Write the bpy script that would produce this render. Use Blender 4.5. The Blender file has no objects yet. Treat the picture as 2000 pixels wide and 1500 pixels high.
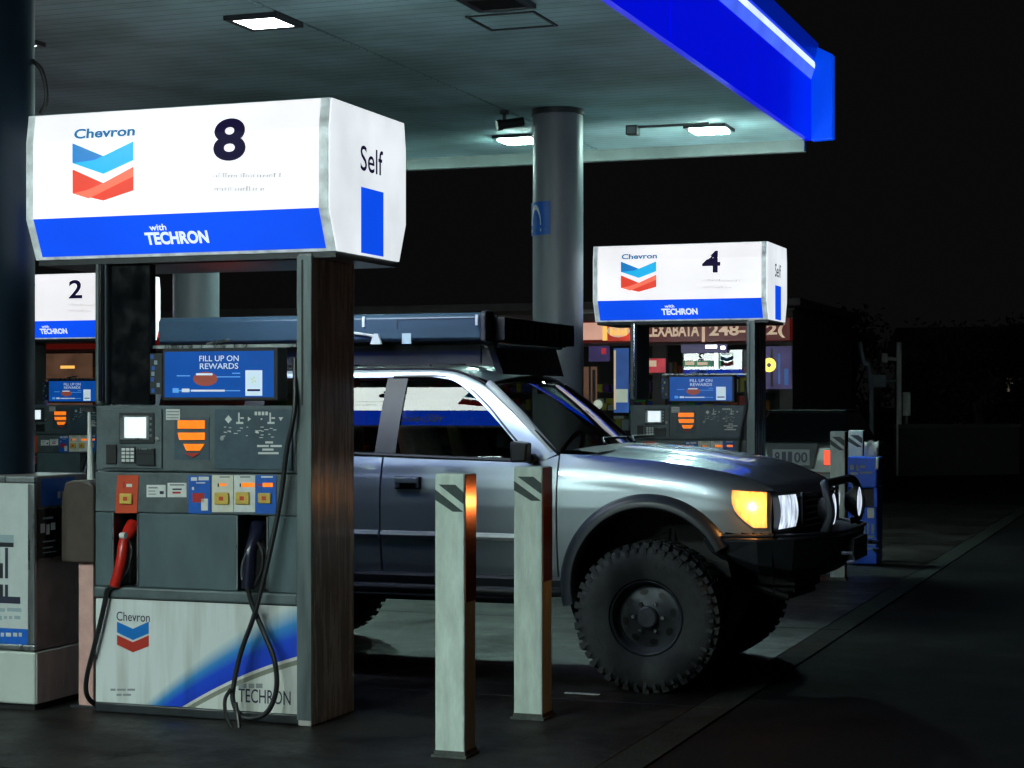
import bpy, bmesh, math, random
from mathutils import Vector, Matrix
random.seed(7)
R = math.radians
C = bpy.context.scene.collection
sc = bpy.context.scene

# ------------------------------------------------------------------ survey of the place
YAW = math.atan(1320 / 3600)
cs, sn = math.cos(YAW), math.sin(YAW)
EYE = 1.54
HOR = 790.0

def ratio(px):
    u = (px - 1000) / 3600.0
    return (u * cs - sn) / (u * sn + cs)

def W(px, py, Y):
    X = ratio(px) * Y
    Z = -sn * X + cs * Y
    return Vector((X, Y, EYE + (HOR - py) / 3600.0 * Z))

def WX(px, py, X):
    Y = X / ratio(px)
    Z = -sn * X + cs * Y
    return Vector((X, Y, EYE + (HOR - py) / 3600.0 * Z))

def lerp(a, b, t): return a + (b - a) * t

def curve1(pts):
    pts = sorted(pts)
    def f(x):
        if x <= pts[0][0]: return pts[0][1]
        for (a, fa), (b, fb) in zip(pts, pts[1:]):
            if x <= b: return fa + (fb - fa) * (x - a) / (b - a)
        return pts[-1][1]
    return f

def spline(pts, n=8):
    P = [Vector(p) for p in pts]
    out = []
    for i in range(len(P) - 1):
        p0 = P[i - 1] if i else P[0]; p1 = P[i]; p2 = P[i + 1]; p3 = P[i + 2] if i + 2 < len(P) else P[-1]
        for k in range(n):
            t = k / n
            out.append(0.5 * ((2 * p1) + (p2 - p0) * t + (2 * p0 - 5 * p1 + 4 * p2 - p3) * t * t + (3 * p1 - p0 - 3 * p2 + p3) * t ** 3))
    out.append(P[-1])
    return out

# ------------------------------------------------------------------ materials
def mat(name, col, rough=0.5, metal=0.0, emit=None, es=0.0, var=0.0, vscale=6.0, bump=0.0, bscale=60.0, coat=0.0, spec=0.5, rvar=0.0, stretch=None):
    m = bpy.data.materials.new(name); m.use_nodes = True
    nt = m.node_tree; b = nt.nodes['Principled BSDF']
    b.inputs['Base Color'].default_value = (*col, 1)
    b.inputs['Roughness'].default_value = rough
    b.inputs['Metallic'].default_value = metal
    b.inputs['Specular IOR Level'].default_value = spec
    b.inputs['Coat Weight'].default_value = coat
    b.inputs['Coat Roughness'].default_value = 0.06
    if emit:
        b.inputs['Emission Color'].default_value = (*emit, 1); b.inputs['Emission Strength'].default_value = es
    if var or bump or rvar:
        tc = nt.nodes.new('ShaderNodeTexCoord')
        src = tc.outputs['Object']
        if stretch:
            mp = nt.nodes.new('ShaderNodeMapping'); mp.inputs['Scale'].default_value = stretch
            nt.links.new(src, mp.inputs['Vector']); src = mp.outputs['Vector']
    if var or rvar:
        n = nt.nodes.new('ShaderNodeTexNoise'); n.inputs['Scale'].default_value = vscale; n.inputs['Detail'].default_value = 6; n.inputs['Roughness'].default_value = 0.65
        nt.links.new(src, n.inputs['Vector'])
        if var:
            rp = nt.nodes.new('ShaderNodeMapRange'); rp.inputs[1].default_value = 0.3; rp.inputs[2].default_value = 0.7
            rp.inputs[3].default_value = 1 - var; rp.inputs[4].default_value = 1 + var * 0.5
            nt.links.new(n.outputs['Fac'], rp.inputs[0])
            mx = nt.nodes.new('ShaderNodeVectorMath'); mx.operation = 'SCALE'; mx.inputs[0].default_value = col
            nt.links.new(rp.outputs[0], mx.inputs['Scale']); nt.links.new(mx.outputs[0], b.inputs['Base Color'])
        if rvar:
            r2 = nt.nodes.new('ShaderNodeMapRange'); r2.inputs[1].default_value = 0.35; r2.inputs[2].default_value = 0.65
            r2.inputs[3].default_value = max(0.02, rough - rvar); r2.inputs[4].default_value = min(1, rough + rvar)
            nt.links.new(n.outputs['Fac'], r2.inputs[0]); nt.links.new(r2.outputs[0], b.inputs['Roughness'])
    if bump:
        n2 = nt.nodes.new('ShaderNodeTexNoise'); n2.inputs['Scale'].default_value = bscale; n2.inputs['Detail'].default_value = 4
        nt.links.new(src, n2.inputs['Vector'])
        bp = nt.nodes.new('ShaderNodeBump'); bp.inputs['Strength'].default_value = bump; bp.inputs['Distance'].default_value = 0.01
        nt.links.new(n2.outputs['Fac'], bp.inputs['Height']); nt.links.new(bp.outputs[0], b.inputs['Normal'])
    return m

def emat(name, col, s, base=None, var=0.0, vscale=3.0, stretch=None):
    m = mat(name, base or tuple(min(0.8, c * 0.8) for c in col), 0.25, emit=col, es=s)
    if var:
        nt = m.node_tree; b = nt.nodes['Principled BSDF']
        tc = nt.nodes.new('ShaderNodeTexCoord'); n = nt.nodes.new('ShaderNodeTexNoise'); n.inputs['Scale'].default_value = vscale; n.inputs['Detail'].default_value = 5
        mp_ = nt.nodes.new('ShaderNodeMapping'); mp_.inputs['Scale'].default_value = stretch or (1, 1, 1); nt.links.new(tc.outputs['Object'], mp_.inputs['Vector']); nt.links.new(mp_.outputs[0], n.inputs['Vector'])
        rp = nt.nodes.new('ShaderNodeMapRange'); rp.inputs[1].default_value = 0.3; rp.inputs[2].default_value = 0.7; rp.inputs[3].default_value = s * (1 - var); rp.inputs[4].default_value = s * (1 + var)
        nt.links.new(n.outputs['Fac'], rp.inputs[0]); nt.links.new(rp.outputs[0], b.inputs['Emission Strength'])
    return m

def glass(name, tint, ior, rough=0.0):
    m = bpy.data.materials.new(name); m.use_nodes = True
    nt = m.node_tree; nt.nodes.clear()
    o = nt.nodes.new('ShaderNodeOutputMaterial'); mx = nt.nodes.new('ShaderNodeMixShader'); fr = nt.nodes.new('ShaderNodeFresnel')
    fr.inputs['IOR'].default_value = ior
    t = nt.nodes.new('ShaderNodeBsdfTransparent'); t.inputs['Color'].default_value = (*tint, 1)
    g = nt.nodes.new('ShaderNodeBsdfGlossy'); g.inputs['Roughness'].default_value = rough
    nt.links.new(fr.outputs[0], mx.inputs[0]); nt.links.new(t.outputs[0], mx.inputs[1]); nt.links.new(g.outputs[0], mx.inputs[2])
    nt.links.new(mx.outputs[0], o.inputs[0])
    return m

M = {}
M['sign_white'] = emat('sign_white', (0.975, 0.965, 1.0), 0.86, (0.5, 0.5, 0.5), 0.09, 1.6)
M['sign_back'] = emat('sign_back', (0.88, 1.0, 0.95), 28.0, (0.8, 0.8, 0.8), 0.07, 2.2)  # back glow raised far above the front to light the truck side
M['sign_back_blue'] = emat('sign_back_blue', (0.004, 0.075, 0.95), 8.0, (0.01, 0.05, 0.5))
M['sign_side'] = emat('sign_side', (0.88, 0.95, 1.0), 0.86, (0.5, 0.5, 0.5), 0.12, 3.0)
M['sign_edge'] = emat('sign_edge', (0.62, 0.76, 0.80), 0.42, (0.5, 0.52, 0.5), 0.6, 14.0)
M['sign_blue'] = emat('sign_blue', (0.004, 0.085, 0.95), 0.88, (0.01, 0.05, 0.5), 0.12, 2.0)
M['sign_text'] = emat('sign_text', (0.75, 0.85, 1.0), 0.9)
M['logo_word'] = emat('logo_word', (0.02, 0.20, 0.45), 0.6)
M['logo_cyan'] = emat('logo_cyan', (0.0, 0.42, 0.82), 0.9)
M['logo_blue'] = emat('logo_blue', (0.0, 0.20, 0.60), 0.75)
M['logo_red'] = emat('logo_red', (0.80, 0.045, 0.02), 0.8)
M['logo_orange'] = emat('logo_orange', (0.95, 0.16, 0.09), 0.85)
M['number_ink'] = emat('number_ink', (0.012, 0.008, 0.05), 0.6, (0.02, 0.02, 0.05))
M['number_ink'].node_tree.nodes['Principled BSDF'].inputs['Specular IOR Level'].default_value = 0.05; M['number_ink'].node_tree.nodes['Principled BSDF'].inputs['Base Color'].default_value = (.006, .005, .02, 1)
M['fine_ink'] = emat('fine_ink', (0.42, 0.40, 0.42), 0.7)
M['dark_metal'] = mat('dark_metal', (0.02, 0.022, 0.025), 0.45, 0.3, var=0.3)
M['frame_dark'] = mat('frame_dark', (0.03, 0.035, 0.04), 0.4, 0.2, var=0.4, vscale=9)
M['steel'] = mat('steel', (0.30, 0.33, 0.34), 0.32, 0.85, var=0.25, vscale=3, rvar=0.12, stretch=(8, 8, 0.7))
M['post_steel'] = mat('post_steel', (0.15, 0.185, 0.19), 0.42, 0.5, var=0.35, vscale=3, rvar=0.1, stretch=(10, 10, 0.8))
M['side_steel'] = mat('side_steel', (0.58, 0.55, 0.53), 0.26, 0.35, var=0.45, vscale=2.5, rvar=0.1, stretch=(2, 9, 0.7))
M['side_steel'].node_tree.nodes['Principled BSDF'].inputs['Anisotropic'].default_value = 0.9
M['pump_grey'] = mat('pump_grey', (0.10, 0.13, 0.14), 0.48, 0.0, var=0.45, vscale=5, bump=0.15, bscale=120, rvar=0.12)
M['pump_teal'] = mat('pump_teal', (0.055, 0.095, 0.125), 0.4, 0.0, var=0.25, vscale=10)
M['pump_mid'] = mat('pump_mid', (0.085, 0.125, 0.14), 0.45, 0.0, var=0.3, vscale=4, stretch=(1, 1, 0.5))
M['smoked'] = mat('smoked', (0.008, 0.009, 0.011), 0.14, 0.0, var=0.5, vscale=9, spec=0.6, rvar=0.08)
M['black'] = mat('black', (0.008, 0.008, 0.009), 0.5)
M['rubber'] = mat('rubber', (0.012, 0.012, 0.014), 0.42, var=0.3, vscale=20)
M['screen_blue'] = emat('screen_blue', (0.006, 0.085, 0.42), 0.62, (0.0, 0.04, 0.2), 0.15, 5)
M['screen_text'] = emat('screen_text', (0.62, 0.75, 0.9), 0.45)
M['screen_card'] = emat('screen_card', (0.55, 0.7, 0.85), 0.7)
M['screen_line'] = emat('screen_line', (0.1, 0.35, 0.8), 0.6)
M['screen_red'] = emat('screen_red', (0.28, 0.07, 0.05), 0.6)
M['screen_green'] = emat('screen_green', (0.25, 0.5, 0.08), 0.6)
M['screen_gold'] = emat('screen_gold', (0.8, 0.7, 0.15), 0.6)
M['lcd'] = emat('lcd', (0.8, 0.9, 0.95), 0.9, var=0.2, vscale=60)
M['orange_lit'] = emat('orange_lit', (1.0, 0.22, 0.015), 0.85, var=0.15, vscale=30)
M['white_paint'] = mat('white_paint', (0.75, 0.77, 0.74), 0.5, var=0.1, vscale=8)
M['label_white'] = mat('label_white', (0.72, 0.74, 0.72), 0.5, var=0.12, vscale=25)
M['label_cream'] = mat('label_cream', (0.70, 0.70, 0.60), 0.5, var=0.12, vscale=25)
M['label_blue'] = mat('label_blue', (0.01, 0.12, 0.55), 0.4, var=0.2, vscale=18)
M['label_red'] = mat('label_red', (0.5, 0.03, 0.02), 0.4, var=0.2, vscale=25)
M['label_orange'] = mat('label_orange', (0.62, 0.07, 0.02), 0.45, var=0.15, vscale=20)
M['button_gold'] = mat('button_gold', (0.68, 0.48, 0.10), 0.35, var=0.2, vscale=40)
M['ink'] = mat('ink', (0.02, 0.025, 0.05), 0.5)
M['grey_ink'] = mat('grey_ink', (0.25, 0.27, 0.28), 0.5)
M['print_cyan'] = mat('print_cyan', (0.005, 0.16, 0.52), 0.4)
M['print_red'] = mat('print_red', (0.45, 0.035, 0.02), 0.4)
M['nozzle_red'] = mat('nozzle_red', (0.55, 0.018, 0.01), 0.32, coat=0.3, var=0.15, vscale=30)
M['nozzle_black'] = mat('nozzle_black', (0.012, 0.013, 0.03), 0.25, coat=0.4)
M['bollard'] = mat('bollard', (0.64, 0.74, 0.67), 0.6, var=0.26, vscale=6, bump=0.25, bscale=40, stretch=(3, 3, 0.7))
M['scuff'] = mat('scuff', (0.08, 0.09, 0.08), 0.8, var=0.5, vscale=30)
M['tape_dark'] = mat('tape_dark', (0.035, 0.06, 0.055), 0.5, var=0.3, vscale=30)
M['tape_red'] = mat('tape_red', (0.34, 0.07, 0.02), 0.16, 0.5, var=0.3, vscale=20)
M['lamp_lens'] = emat('lamp_lens', (0.64, 1.0, 0.90), 250.0)
M['lamp_weak'] = emat('lamp_weak', (0.86, 0.95, 1.0), 20.0)
M['lamp_near'] = emat('lamp_near', (0.80, 1.0, 0.94), 620.0)  # unseen lamps added to light the fronts of pump, bollards and truck
M['lamp_off'] = mat('lamp_off', (0.01, 0.012, 0.015), 0.2)
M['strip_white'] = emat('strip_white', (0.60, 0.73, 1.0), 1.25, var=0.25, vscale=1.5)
M['strip_diffuser'] = emat('strip_diffuser', (0.07, 0.15, 1.0), 1.0, var=0.2, vscale=2)  # glowing bands stand for the soft halo around the strip
M['fascia_blue'] = mat('fascia_blue', (0.003, 0.012, 0.60), 0.3, emit=(0.0, 0.004, 0.8), es=0.85, coat=0.2)
M['fascia_lip'] = mat('fascia_lip', (0.004, 0.02, 0.5), 0.3, emit=(0.0, 0.03, 0.8), es=0.30)
M['fascia_end'] = mat('fascia_end', (0.004, 0.06, 0.6), 0.3, emit=(0.0, 0.08, 1.0), es=0.6)
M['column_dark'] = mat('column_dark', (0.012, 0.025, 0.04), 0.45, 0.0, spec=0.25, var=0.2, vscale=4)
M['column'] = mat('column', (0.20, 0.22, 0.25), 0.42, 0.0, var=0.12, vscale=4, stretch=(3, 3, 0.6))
M['poster_white'] = mat('poster_white', (0.50, 0.55, 0.54), 0.55, var=0.08, vscale=12)
M['poster_grey'] = mat('poster_grey', (0.28, 0.36, 0.40), 0.5)
M['box_white'] = mat('box_white', (0.48, 0.53, 0.49), 0.5, var=0.12, vscale=4)
M['box_side'] = mat('box_side', (0.22, 0.19, 0.19), 0.45, var=0.3, vscale=6)  # brown of warm light put into both cabinet side colours
M['box_side_pale'] = mat('box_side_pale', (0.40, 0.34, 0.33), 0.45, var=0.3, vscale=5, stretch=(1, 4, 0.5))
M['brown'] = mat('brown', (0.06, 0.042, 0.034), 0.5, var=0.35, vscale=6)
M['pink'] = mat('pink', (0.62, 0.36, 0.32), 0.55, var=0.2, vscale=10)  # pink of red light put into the stand's colour
M['paint'] = mat('silver_paint', (0.43, 0.50, 0.545), 0.34, 0.86, coat=1.0, var=0.06, vscale=3, bump=0.008, bscale=400)
M['trim_silver'] = mat('trim_silver', (0.58, 0.62, 0.60), 0.32, 0.4, coat=0.4)
M['plastic'] = mat('black_plastic', (0.014, 0.015, 0.018), 0.5, var=0.3, vscale=12)
M['flare'] = mat('flare_plastic', (0.022, 0.027, 0.034), 0.36, var=0.3, vscale=10)
M['tyre'] = mat('tyre_rubber', (0.034, 0.037, 0.038), 0.8, var=0.4, vscale=12, bump=0.25, bscale=90)
M['rim'] = mat('black_steel', (0.075, 0.083, 0.095), 0.38, 0.4, var=0.3, vscale=14)
M['side_glass'] = glass('side_glass', (0.34, 0.36, 0.36), 1.42)
M['clear_glass'] = glass('clear_glass', (0.85, 0.88, 0.82), 1.6)
M['shop_glass'] = glass('shop_glass', (0.8, 0.85, 0.85), 1.4)
M['seat'] = mat('seat_fabric', (0.36, 0.33, 0.22), 0.85, var=0.3, vscale=20)
M['amber'] = emat('amber_lamp', (1.0, 0.37, 0.085), 1.45, var=0.6, vscale=8, stretch=(5, 5, 1))
M['amber_bulb'] = emat('amber_bulb', (1.0, 0.42, 0.10), 450.0)
M['headlamp'] = emat('headlamp', (0.72, 0.84, 1.0), 0.9, var=0.7, vscale=9, stretch=(5, 5, 1))
M['bumper_steel'] = mat('bumper_steel', (0.040, 0.044, 0.052), 0.38, 0.2, var=0.3, vscale=9)
M['chrome'] = mat('chrome', (0.6, 0.62, 0.64), 0.12, 1.0)
M['case_blue'] = mat('case_blue', (0.022, 0.048, 0.075), 0.35, 0.1, var=0.2, vscale=5, stretch=(0.6, 3, 3))
M['tail_red'] = emat('tail_red', (1.0, 0.07, 0.03), 1.6)
M['brake_red'] = emat('brake_red', (1.0, 0.10, 0.05), 60.0)
M['car_grey'] = mat('car_grey', (0.16, 0.19, 0.18), 0.3, 0.5, coat=0.6, var=0.1)
M['bin_blue'] = mat('bin_blue', (0.014, 0.14, 0.85), 0.4, var=0.2, vscale=8)
M['shop_wall'] = mat('shop_wall', (0.10, 0.09, 0.085), 0.7, var=0.3, vscale=3)
M['shop_red'] = emat('shop_red', (0.75, 0.06, 0.03), 0.55, var=0.5, vscale=3)
M['shop_dark_red'] = emat('shop_dark_red', (0.10, 0.006, 0.004), 0.5)
M['shop_pink'] = emat('shop_pink', (0.9, 0.48, 0.36), 0.6, var=0.15)
M['shop_letters'] = emat('shop_letters', (1.0, 0.74, 0.52), 0.42)
M['shop_yellow'] = emat('shop_yellow', (1.0, 0.55, 0.12), 1.0)
M['neon_yellow'] = emat('neon_yellow', (1.0, 0.8, 0.15), 1.4)
M['shop_light'] = emat('shop_light', (0.85, 1.0, 0.95), 7.0)
M['bark'] = mat('bark', (0.10, 0.085, 0.07), 0.9, var=0.4, vscale=10)
M['leaf'] = mat('leaf', (0.11, 0.12, 0.08), 0.6, var=0.5, vscale=4)
M['leaf_dark'] = mat('leaf_dark', (0.09, 0.09, 0.065), 0.6, var=0.5, vscale=4)
M['wood'] = mat('fence_wood', (0.06, 0.055, 0.05), 0.8, var=0.3, vscale=5)

# ------------------------------------------------------------------ mesh builder
class MB:
    def __init__(s): s.v = []; s.f = []; s.m = []; s.sm = []
    def add(s, verts, faces, mat=0, smooth=False):
        o = len(s.v); s.v += [tuple(v) for v in verts]
        for f in faces: s.f.append([i + o for i in f]); s.m.append(mat); s.sm.append(smooth)
        return s
    def box(s, x0, x1, y0, y1, z0, z1, mat=0):
        x0, x1 = min(x0, x1), max(x0, x1); y0, y1 = min(y0, y1), max(y0, y1); z0, z1 = min(z0, z1), max(z0, z1)
        return s.add([(x0, y0, z0), (x1, y0, z0), (x1, y1, z0), (x0, y1, z0), (x0, y0, z1), (x1, y0, z1), (x1, y1, z1), (x0, y1, z1)],
                     [(0, 3, 2, 1), (4, 5, 6, 7), (0, 1, 5, 4), (1, 2, 6, 5), (2, 3, 7, 6), (3, 0, 4, 7)], mat)
    def flat(s, pts, mat=0): return s.add(pts, [tuple(range(len(pts)))], mat)
    def loft(s, A, B, mat=0, smooth=False):      # closed rings A, B with caps
        n = len(A)
        return s.add(list(A) + list(B), [(i, (i + 1) % n, n + (i + 1) % n, n + i) for i in range(n)] + [tuple(range(n - 1, -1, -1)), tuple(range(n, 2 * n))], mat, smooth)
    def prism(s, poly, axis, a, b, mat=0):       # poly in the two other axes (in xyz order)
        def P(p, t):
            q = list(p); q.insert(axis, t); return tuple(q)
        return s.loft([P(p, a) for p in poly], [P(p, b) for p in poly], mat)
    def grid(s, P, mat=0, smooth=True, keep=None):
        n, m = len(P), len(P[0]); o = len(s.v)
        for row in P: s.v += [tuple(p) for p in row]
        for i in range(n - 1):
            for j in range(m - 1):
                if keep:
                    c = (Vector(P[i][j]) + Vector(P[i + 1][j + 1])) / 2
                    if not keep(c): continue
                s.f.append([o + i * m + j, o + (i + 1) * m + j, o + (i + 1) * m + j + 1, o + i * m + j + 1]); s.m.append(mat); s.sm.append(smooth)
        return s
    def tube(s, path, r, n=8, mat=0, cap=True):
        P = [Vector(p) for p in path]; o = len(s.v); k = len(P)
        rr = r if isinstance(r, (list, tuple)) else [r] * k
        up = None
        for i, p in enumerate(P):
            d = (P[min(i + 1, k - 1)] - P[max(i - 1, 0)]).normalized()
            if up is None:
                up = d.orthogonal().normalized()
            up = (up - d * up.dot(d)).normalized(); w = d.cross(up)
            for j in range(n):
                a = 2 * math.pi * j / n
                s.v.append(tuple(p + (up * math.cos(a) + w * math.sin(a)) * rr[i]))
        for i in range(k - 1):
            for j in range(n):
                s.f.append([o + i * n + j, o + i * n + (j + 1) % n, o + (i + 1) * n + (j + 1) % n, o + (i + 1) * n + j]); s.m.append(mat); s.sm.append(True)
        if cap:
            s.f.append([o + j for j in range(n - 1, -1, -1)]); s.m.append(mat); s.sm.append(False)
            s.f.append([o + (k - 1) * n + j for j in range(n)]); s.m.append(mat); s.sm.append(False)
        return s
    def lathe(s, prof, c, axis='y', n=48, mat=0, a0=0, a1=2 * math.pi):
        full = abs(a1 - a0 - 2 * math.pi) < 1e-6
        o = len(s.v); k = len(prof); N = n if full else n + 1
        for i in range(N):
            a = a0 + (a1 - a0) * i / n
            for r, h in prof:
                if axis == 'y': s.v.append((c[0] + r * math.cos(a), c[1] + h, c[2] + r * math.sin(a)))
                elif axis == 'z': s.v.append((c[0] + r * math.cos(a), c[1] + r * math.sin(a), c[2] + h))
                else: s.v.append((c[0] + h, c[1] + r * math.cos(a), c[2] + r * math.sin(a)))
        for i in range(n):
            i2 = (i + 1) % N
            for j in range(k - 1):
                s.f.append([o + i * k + j, o + i2 * k + j, o + i2 * k + j + 1, o + i * k + j + 1]); s.m.append(mat); s.sm.append(True)
        return s
    def text(s, body, box, mapf, mat=0, bold=0.0, res=4):
        cu = bpy.data.curves.new('lettering', 'FONT'); cu.body = body; cu.offset = bold; cu.resolution_u = res
        ob = bpy.data.objects.new('lettering', cu); C.objects.link(ob)
        bpy.context.view_layer.update()
        me = bpy.data.meshes.new_from_object(ob.evaluated_get(bpy.context.evaluated_depsgraph_get()))
        bpy.data.objects.remove(ob); bpy.data.curves.remove(cu)
        xs = [v.co.x for v in me.vertices]; ys = [v.co.y for v in me.vertices]
        x0, x1, y0, y1 = min(xs), max(xs), min(ys), max(ys)
        s0, s1, t0, t1 = box
        s.add([mapf(lerp(s0, s1, (v.co.x - x0) / (x1 - x0)), lerp(t0, t1, (v.co.y - y0) / (y1 - y0))) for v in me.vertices], [tuple(p.vertices) for p in me.polygons], mat)
        bpy.data.meshes.remove(me)
        return s
    def build(s, name, mats, parent=None, bevel=0.0, seg=2, angle=35, normals=True, flip=False):
        me = bpy.data.meshes.new(name)
        org = ORG.get(parent.name, Vector((0, 0, 0))) if parent else Vector((0, 0, 0))
        me.from_pydata([tuple(Vector(v) - org) for v in s.v], [], s.f)
        for mm in (mats if isinstance(mats, (list, tuple)) else [mats]): me.materials.append(M[mm])
        me.polygons.foreach_set('material_index', s.m); me.polygons.foreach_set('use_smooth', s.sm)
        if normals:
            bm = bmesh.new(); bm.from_mesh(me); bmesh.ops.recalc_face_normals(bm, faces=bm.faces); bm.to_mesh(me); bm.free()
        if flip: me.flip_normals()
        me.update()
        if any(s.sm): me.set_sharp_from_angle(angle=R(angle))
        ob = bpy.data.objects.new(name, me); C.objects.link(ob)
        if parent: ob.parent = parent; ORG[ob.name] = org
        if bevel:
            bv = ob.modifiers.new('bevel', 'BEVEL'); bv.width = bevel; bv.segments = seg; bv.limit_method = 'ANGLE'; bv.angle_limit = R(40)
        return ob

ORG = {}
def thing(name, label, cat, loc=(0, 0, 0), group=None):
    o = bpy.data.objects.new(name, None); C.objects.link(o); o.location = loc; o.empty_display_size = 0.2
    o['label'] = label; o['category'] = cat
    if group: o['group'] = group
    ORG[o.name] = Vector(loc)
    return o
def tag(o, label, cat, group=None):
    o['label'] = label; o['category'] = cat
    if group: o['group'] = group
    return o
def struct(o): o['kind'] = 'structure'; return o
def dup(root, loc, label, skip=()):
    r = root.copy(); C.objects.link(r); r.location = loc; r['label'] = label; ORG[r.name] = Vector(loc)
    def rec(src, dst):
        for ch in [c for c in bpy.data.objects if c.parent is src]:
            if ch.name.split('.')[0] in skip: continue
            c = ch.copy(); C.objects.link(c); c.parent = dst
            rec(ch, c)
    rec(root, r)
    return r

exec_parts = []
# ================================================================== GROUND
def ground():
    # asphalt: the sheet that reaches the horizon
    m = mat('asphalt', (0.009, 0.009, 0.0095), 0.9, spec=0.08, var=0.35, vscale=1.2, bump=0.5, bscale=55, rvar=0.12)
    M['asphalt'] = m
    b = MB(); b.grid([[(x, y, -0.009) for y in (-400, -20, 0, 10, 20, 40, 900)] for x in (-700, -40, -10, 0, 10, 40, 700)], smooth=False)
    struct(b.build('asphalt_ground', 'asphalt', normals=False))
    # concrete pad with saw-cut joints
    m = bpy.data.materials.new('concrete'); m.use_nodes = True; nt = m.node_tree; p = nt.nodes['Principled BSDF']
    tc = nt.nodes.new('ShaderNodeTexCoord')
    n1 = nt.nodes.new('ShaderNodeTexNoise'); n1.inputs['Scale'].default_value = 0.9; n1.inputs['Detail'].default_value = 8; n1.inputs['Roughness'].default_value = 0.7
    n2 = nt.nodes.new('ShaderNodeTexNoise'); n2.inputs['Scale'].default_value = 40; n2.inputs['Detail'].default_value = 4
    for n in (n1, n2): nt.links.new(tc.outputs['Object'], n.inputs['Vector'])
    p.inputs['Specular IOR Level'].default_value = 0.12
    rp = nt.nodes.new('ShaderNodeValToRGB'); e = rp.color_ramp.elements
    e[0].position = 0.3; e[0].color = (0.012, 0.011, 0.0105, 1); e[1].position = 0.72; e[1].color = (0.046, 0.043, 0.039, 1)
    nt.links.new(n1.outputs['Fac'], rp.inputs['Fac'])
    mx = nt.nodes.new('ShaderNodeMix'); mx.data_type = 'RGBA'; mx.blend_type = 'MULTIPLY'; mx.inputs['Factor'].default_value = 0.5
    nt.links.new(rp.outputs['Color'], mx.inputs['A']); nt.links.new(n2.outputs['Color'], mx.inputs['B'])
    n3 = nt.nodes.new('ShaderNodeTexNoise'); n3.inputs['Scale'].default_value = 2.3; n3.inputs['Detail'].default_value = 7; n3.inputs['Roughness'].default_value = 0.6; n3.inputs['Distortion'].default_value = 0.6
    nt.links.new(tc.outputs['Object'], n3.inputs['Vector'])
    s3 = nt.nodes.new('ShaderNodeValToRGB'); s3.color_ramp.elements[0].position = 0.36; s3.color_ramp.elements[0].color = (0.30, 0.29, 0.28, 1); s3.color_ramp.elements[1].position = 0.50
    nt.links.new(n3.outputs['Fac'], s3.inputs['Fac'])
    vo = nt.nodes.new('ShaderNodeTexVoronoi'); vo.feature = 'DISTANCE_TO_EDGE'; vo.inputs['Scale'].default_value = 0.33
    wa = nt.nodes.new('ShaderNodeVectorMath'); wa.operation = 'MULTIPLY_ADD'; wa.inputs[1].default_value = (0.5, 0.5, 0.5); nt.links.new(n3.outputs['Color'], wa.inputs[0]); nt.links.new(tc.outputs['Object'], wa.inputs[2]); nt.links.new(wa.outputs[0], vo.inputs['Vector'])
    s4 = nt.nodes.new('ShaderNodeValToRGB'); s4.color_ramp.elements[0].position = 0.0; s4.color_ramp.elements[0].color = (0.25, 0.24, 0.22, 1); s4.color_ramp.elements[1].position = 0.006
    nt.links.new(vo.outputs['Distance'], s4.inputs['Fac'])
    m3 = nt.nodes.new('ShaderNodeMix'); m3.data_type = 'RGBA'; m3.blend_type = 'MULTIPLY'; m3.inputs['Factor'].default_value = 1.0; nt.links.new(mx.outputs['Result'], m3.inputs['A']); nt.links.new(s3.outputs['Color'], m3.inputs['B'])
    m4 = nt.nodes.new('ShaderNodeMix'); m4.data_type = 'RGBA'; m4.blend_type = 'MULTIPLY'; m4.inputs['Factor'].default_value = 1.0; nt.links.new(m3.outputs['Result'], m4.inputs['A']); nt.links.new(s4.outputs['Color'], m4.inputs['B'])
    nt.links.new(m4.outputs['Result'], p.inputs['Base Color'])
    r2 = nt.nodes.new('ShaderNodeMapRange'); r2.inputs[1].default_value = 0.35; r2.inputs[2].default_value = 0.65; r2.inputs[3].default_value = 0.28; r2.inputs[4].default_value = 0.75
    nt.links.new(n1.outputs['Fac'], r2.inputs[0]); nt.links.new(r2.outputs[0], p.inputs['Roughness'])
    bp = nt.nodes.new('ShaderNodeBump'); bp.inputs['Strength'].default_value = 0.25; bp.inputs['Distance'].default_value = 0.01
    nt.links.new(n2.outputs['Fac'], bp.inputs['Height']); nt.links.new(bp.outputs[0], p.inputs['Normal'])
    M['concrete'] = m
    b = MB()
    xs = [-2.36, -6.2, -10.2, -14.2, -18.2, -26]; ys = [-8, -4.2, -0.4, 3.4, 6.6, 9.15, 12.6, 15.4, 18.0, 21.5, 25.3, 29]
    for xa, xb in zip(xs, xs[1:]):
        for ya, yb in zip(ys, ys[1:]):
            b.box(xb + 0.006, xa - 0.006 if xa != -2.36 else xa, ya + 0.006, yb - 0.006, -0.12, 0.0)
    struct(b.build('concrete_forecourt', 'concrete', bevel=0.004, seg=1))
    M['edge_concrete'] = mat('edge_concrete', (0.022, 0.026, 0.023), 0.85, spec=0.1, var=0.5, vscale=7, bump=0.4, bscale=40)  # paler strip stands for concrete lit beyond the truck's shadow
    b = MB()
    for ya, yb in zip(ys, ys[1:]): b.box(-2.355, -2.17, ya + .01, yb - .01, -0.12, 0.0)
    struct(b.build('concrete_kerb_strip', 'edge_concrete'))
    # remains of a painted line by the truck
    M['worn_paint'] = mat('worn_paint', (0.45, 0.47, 0.44), 0.7, var=0.5, vscale=20)
    b = MB(); p0 = W(1118, 1333, 9.32); b.box(-3.12, -2.93, p0.y, p0.y + 0.035, 0.0005, 0.004)
    struct(b.build('painted_line', 'worn_paint'))
ground()

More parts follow.
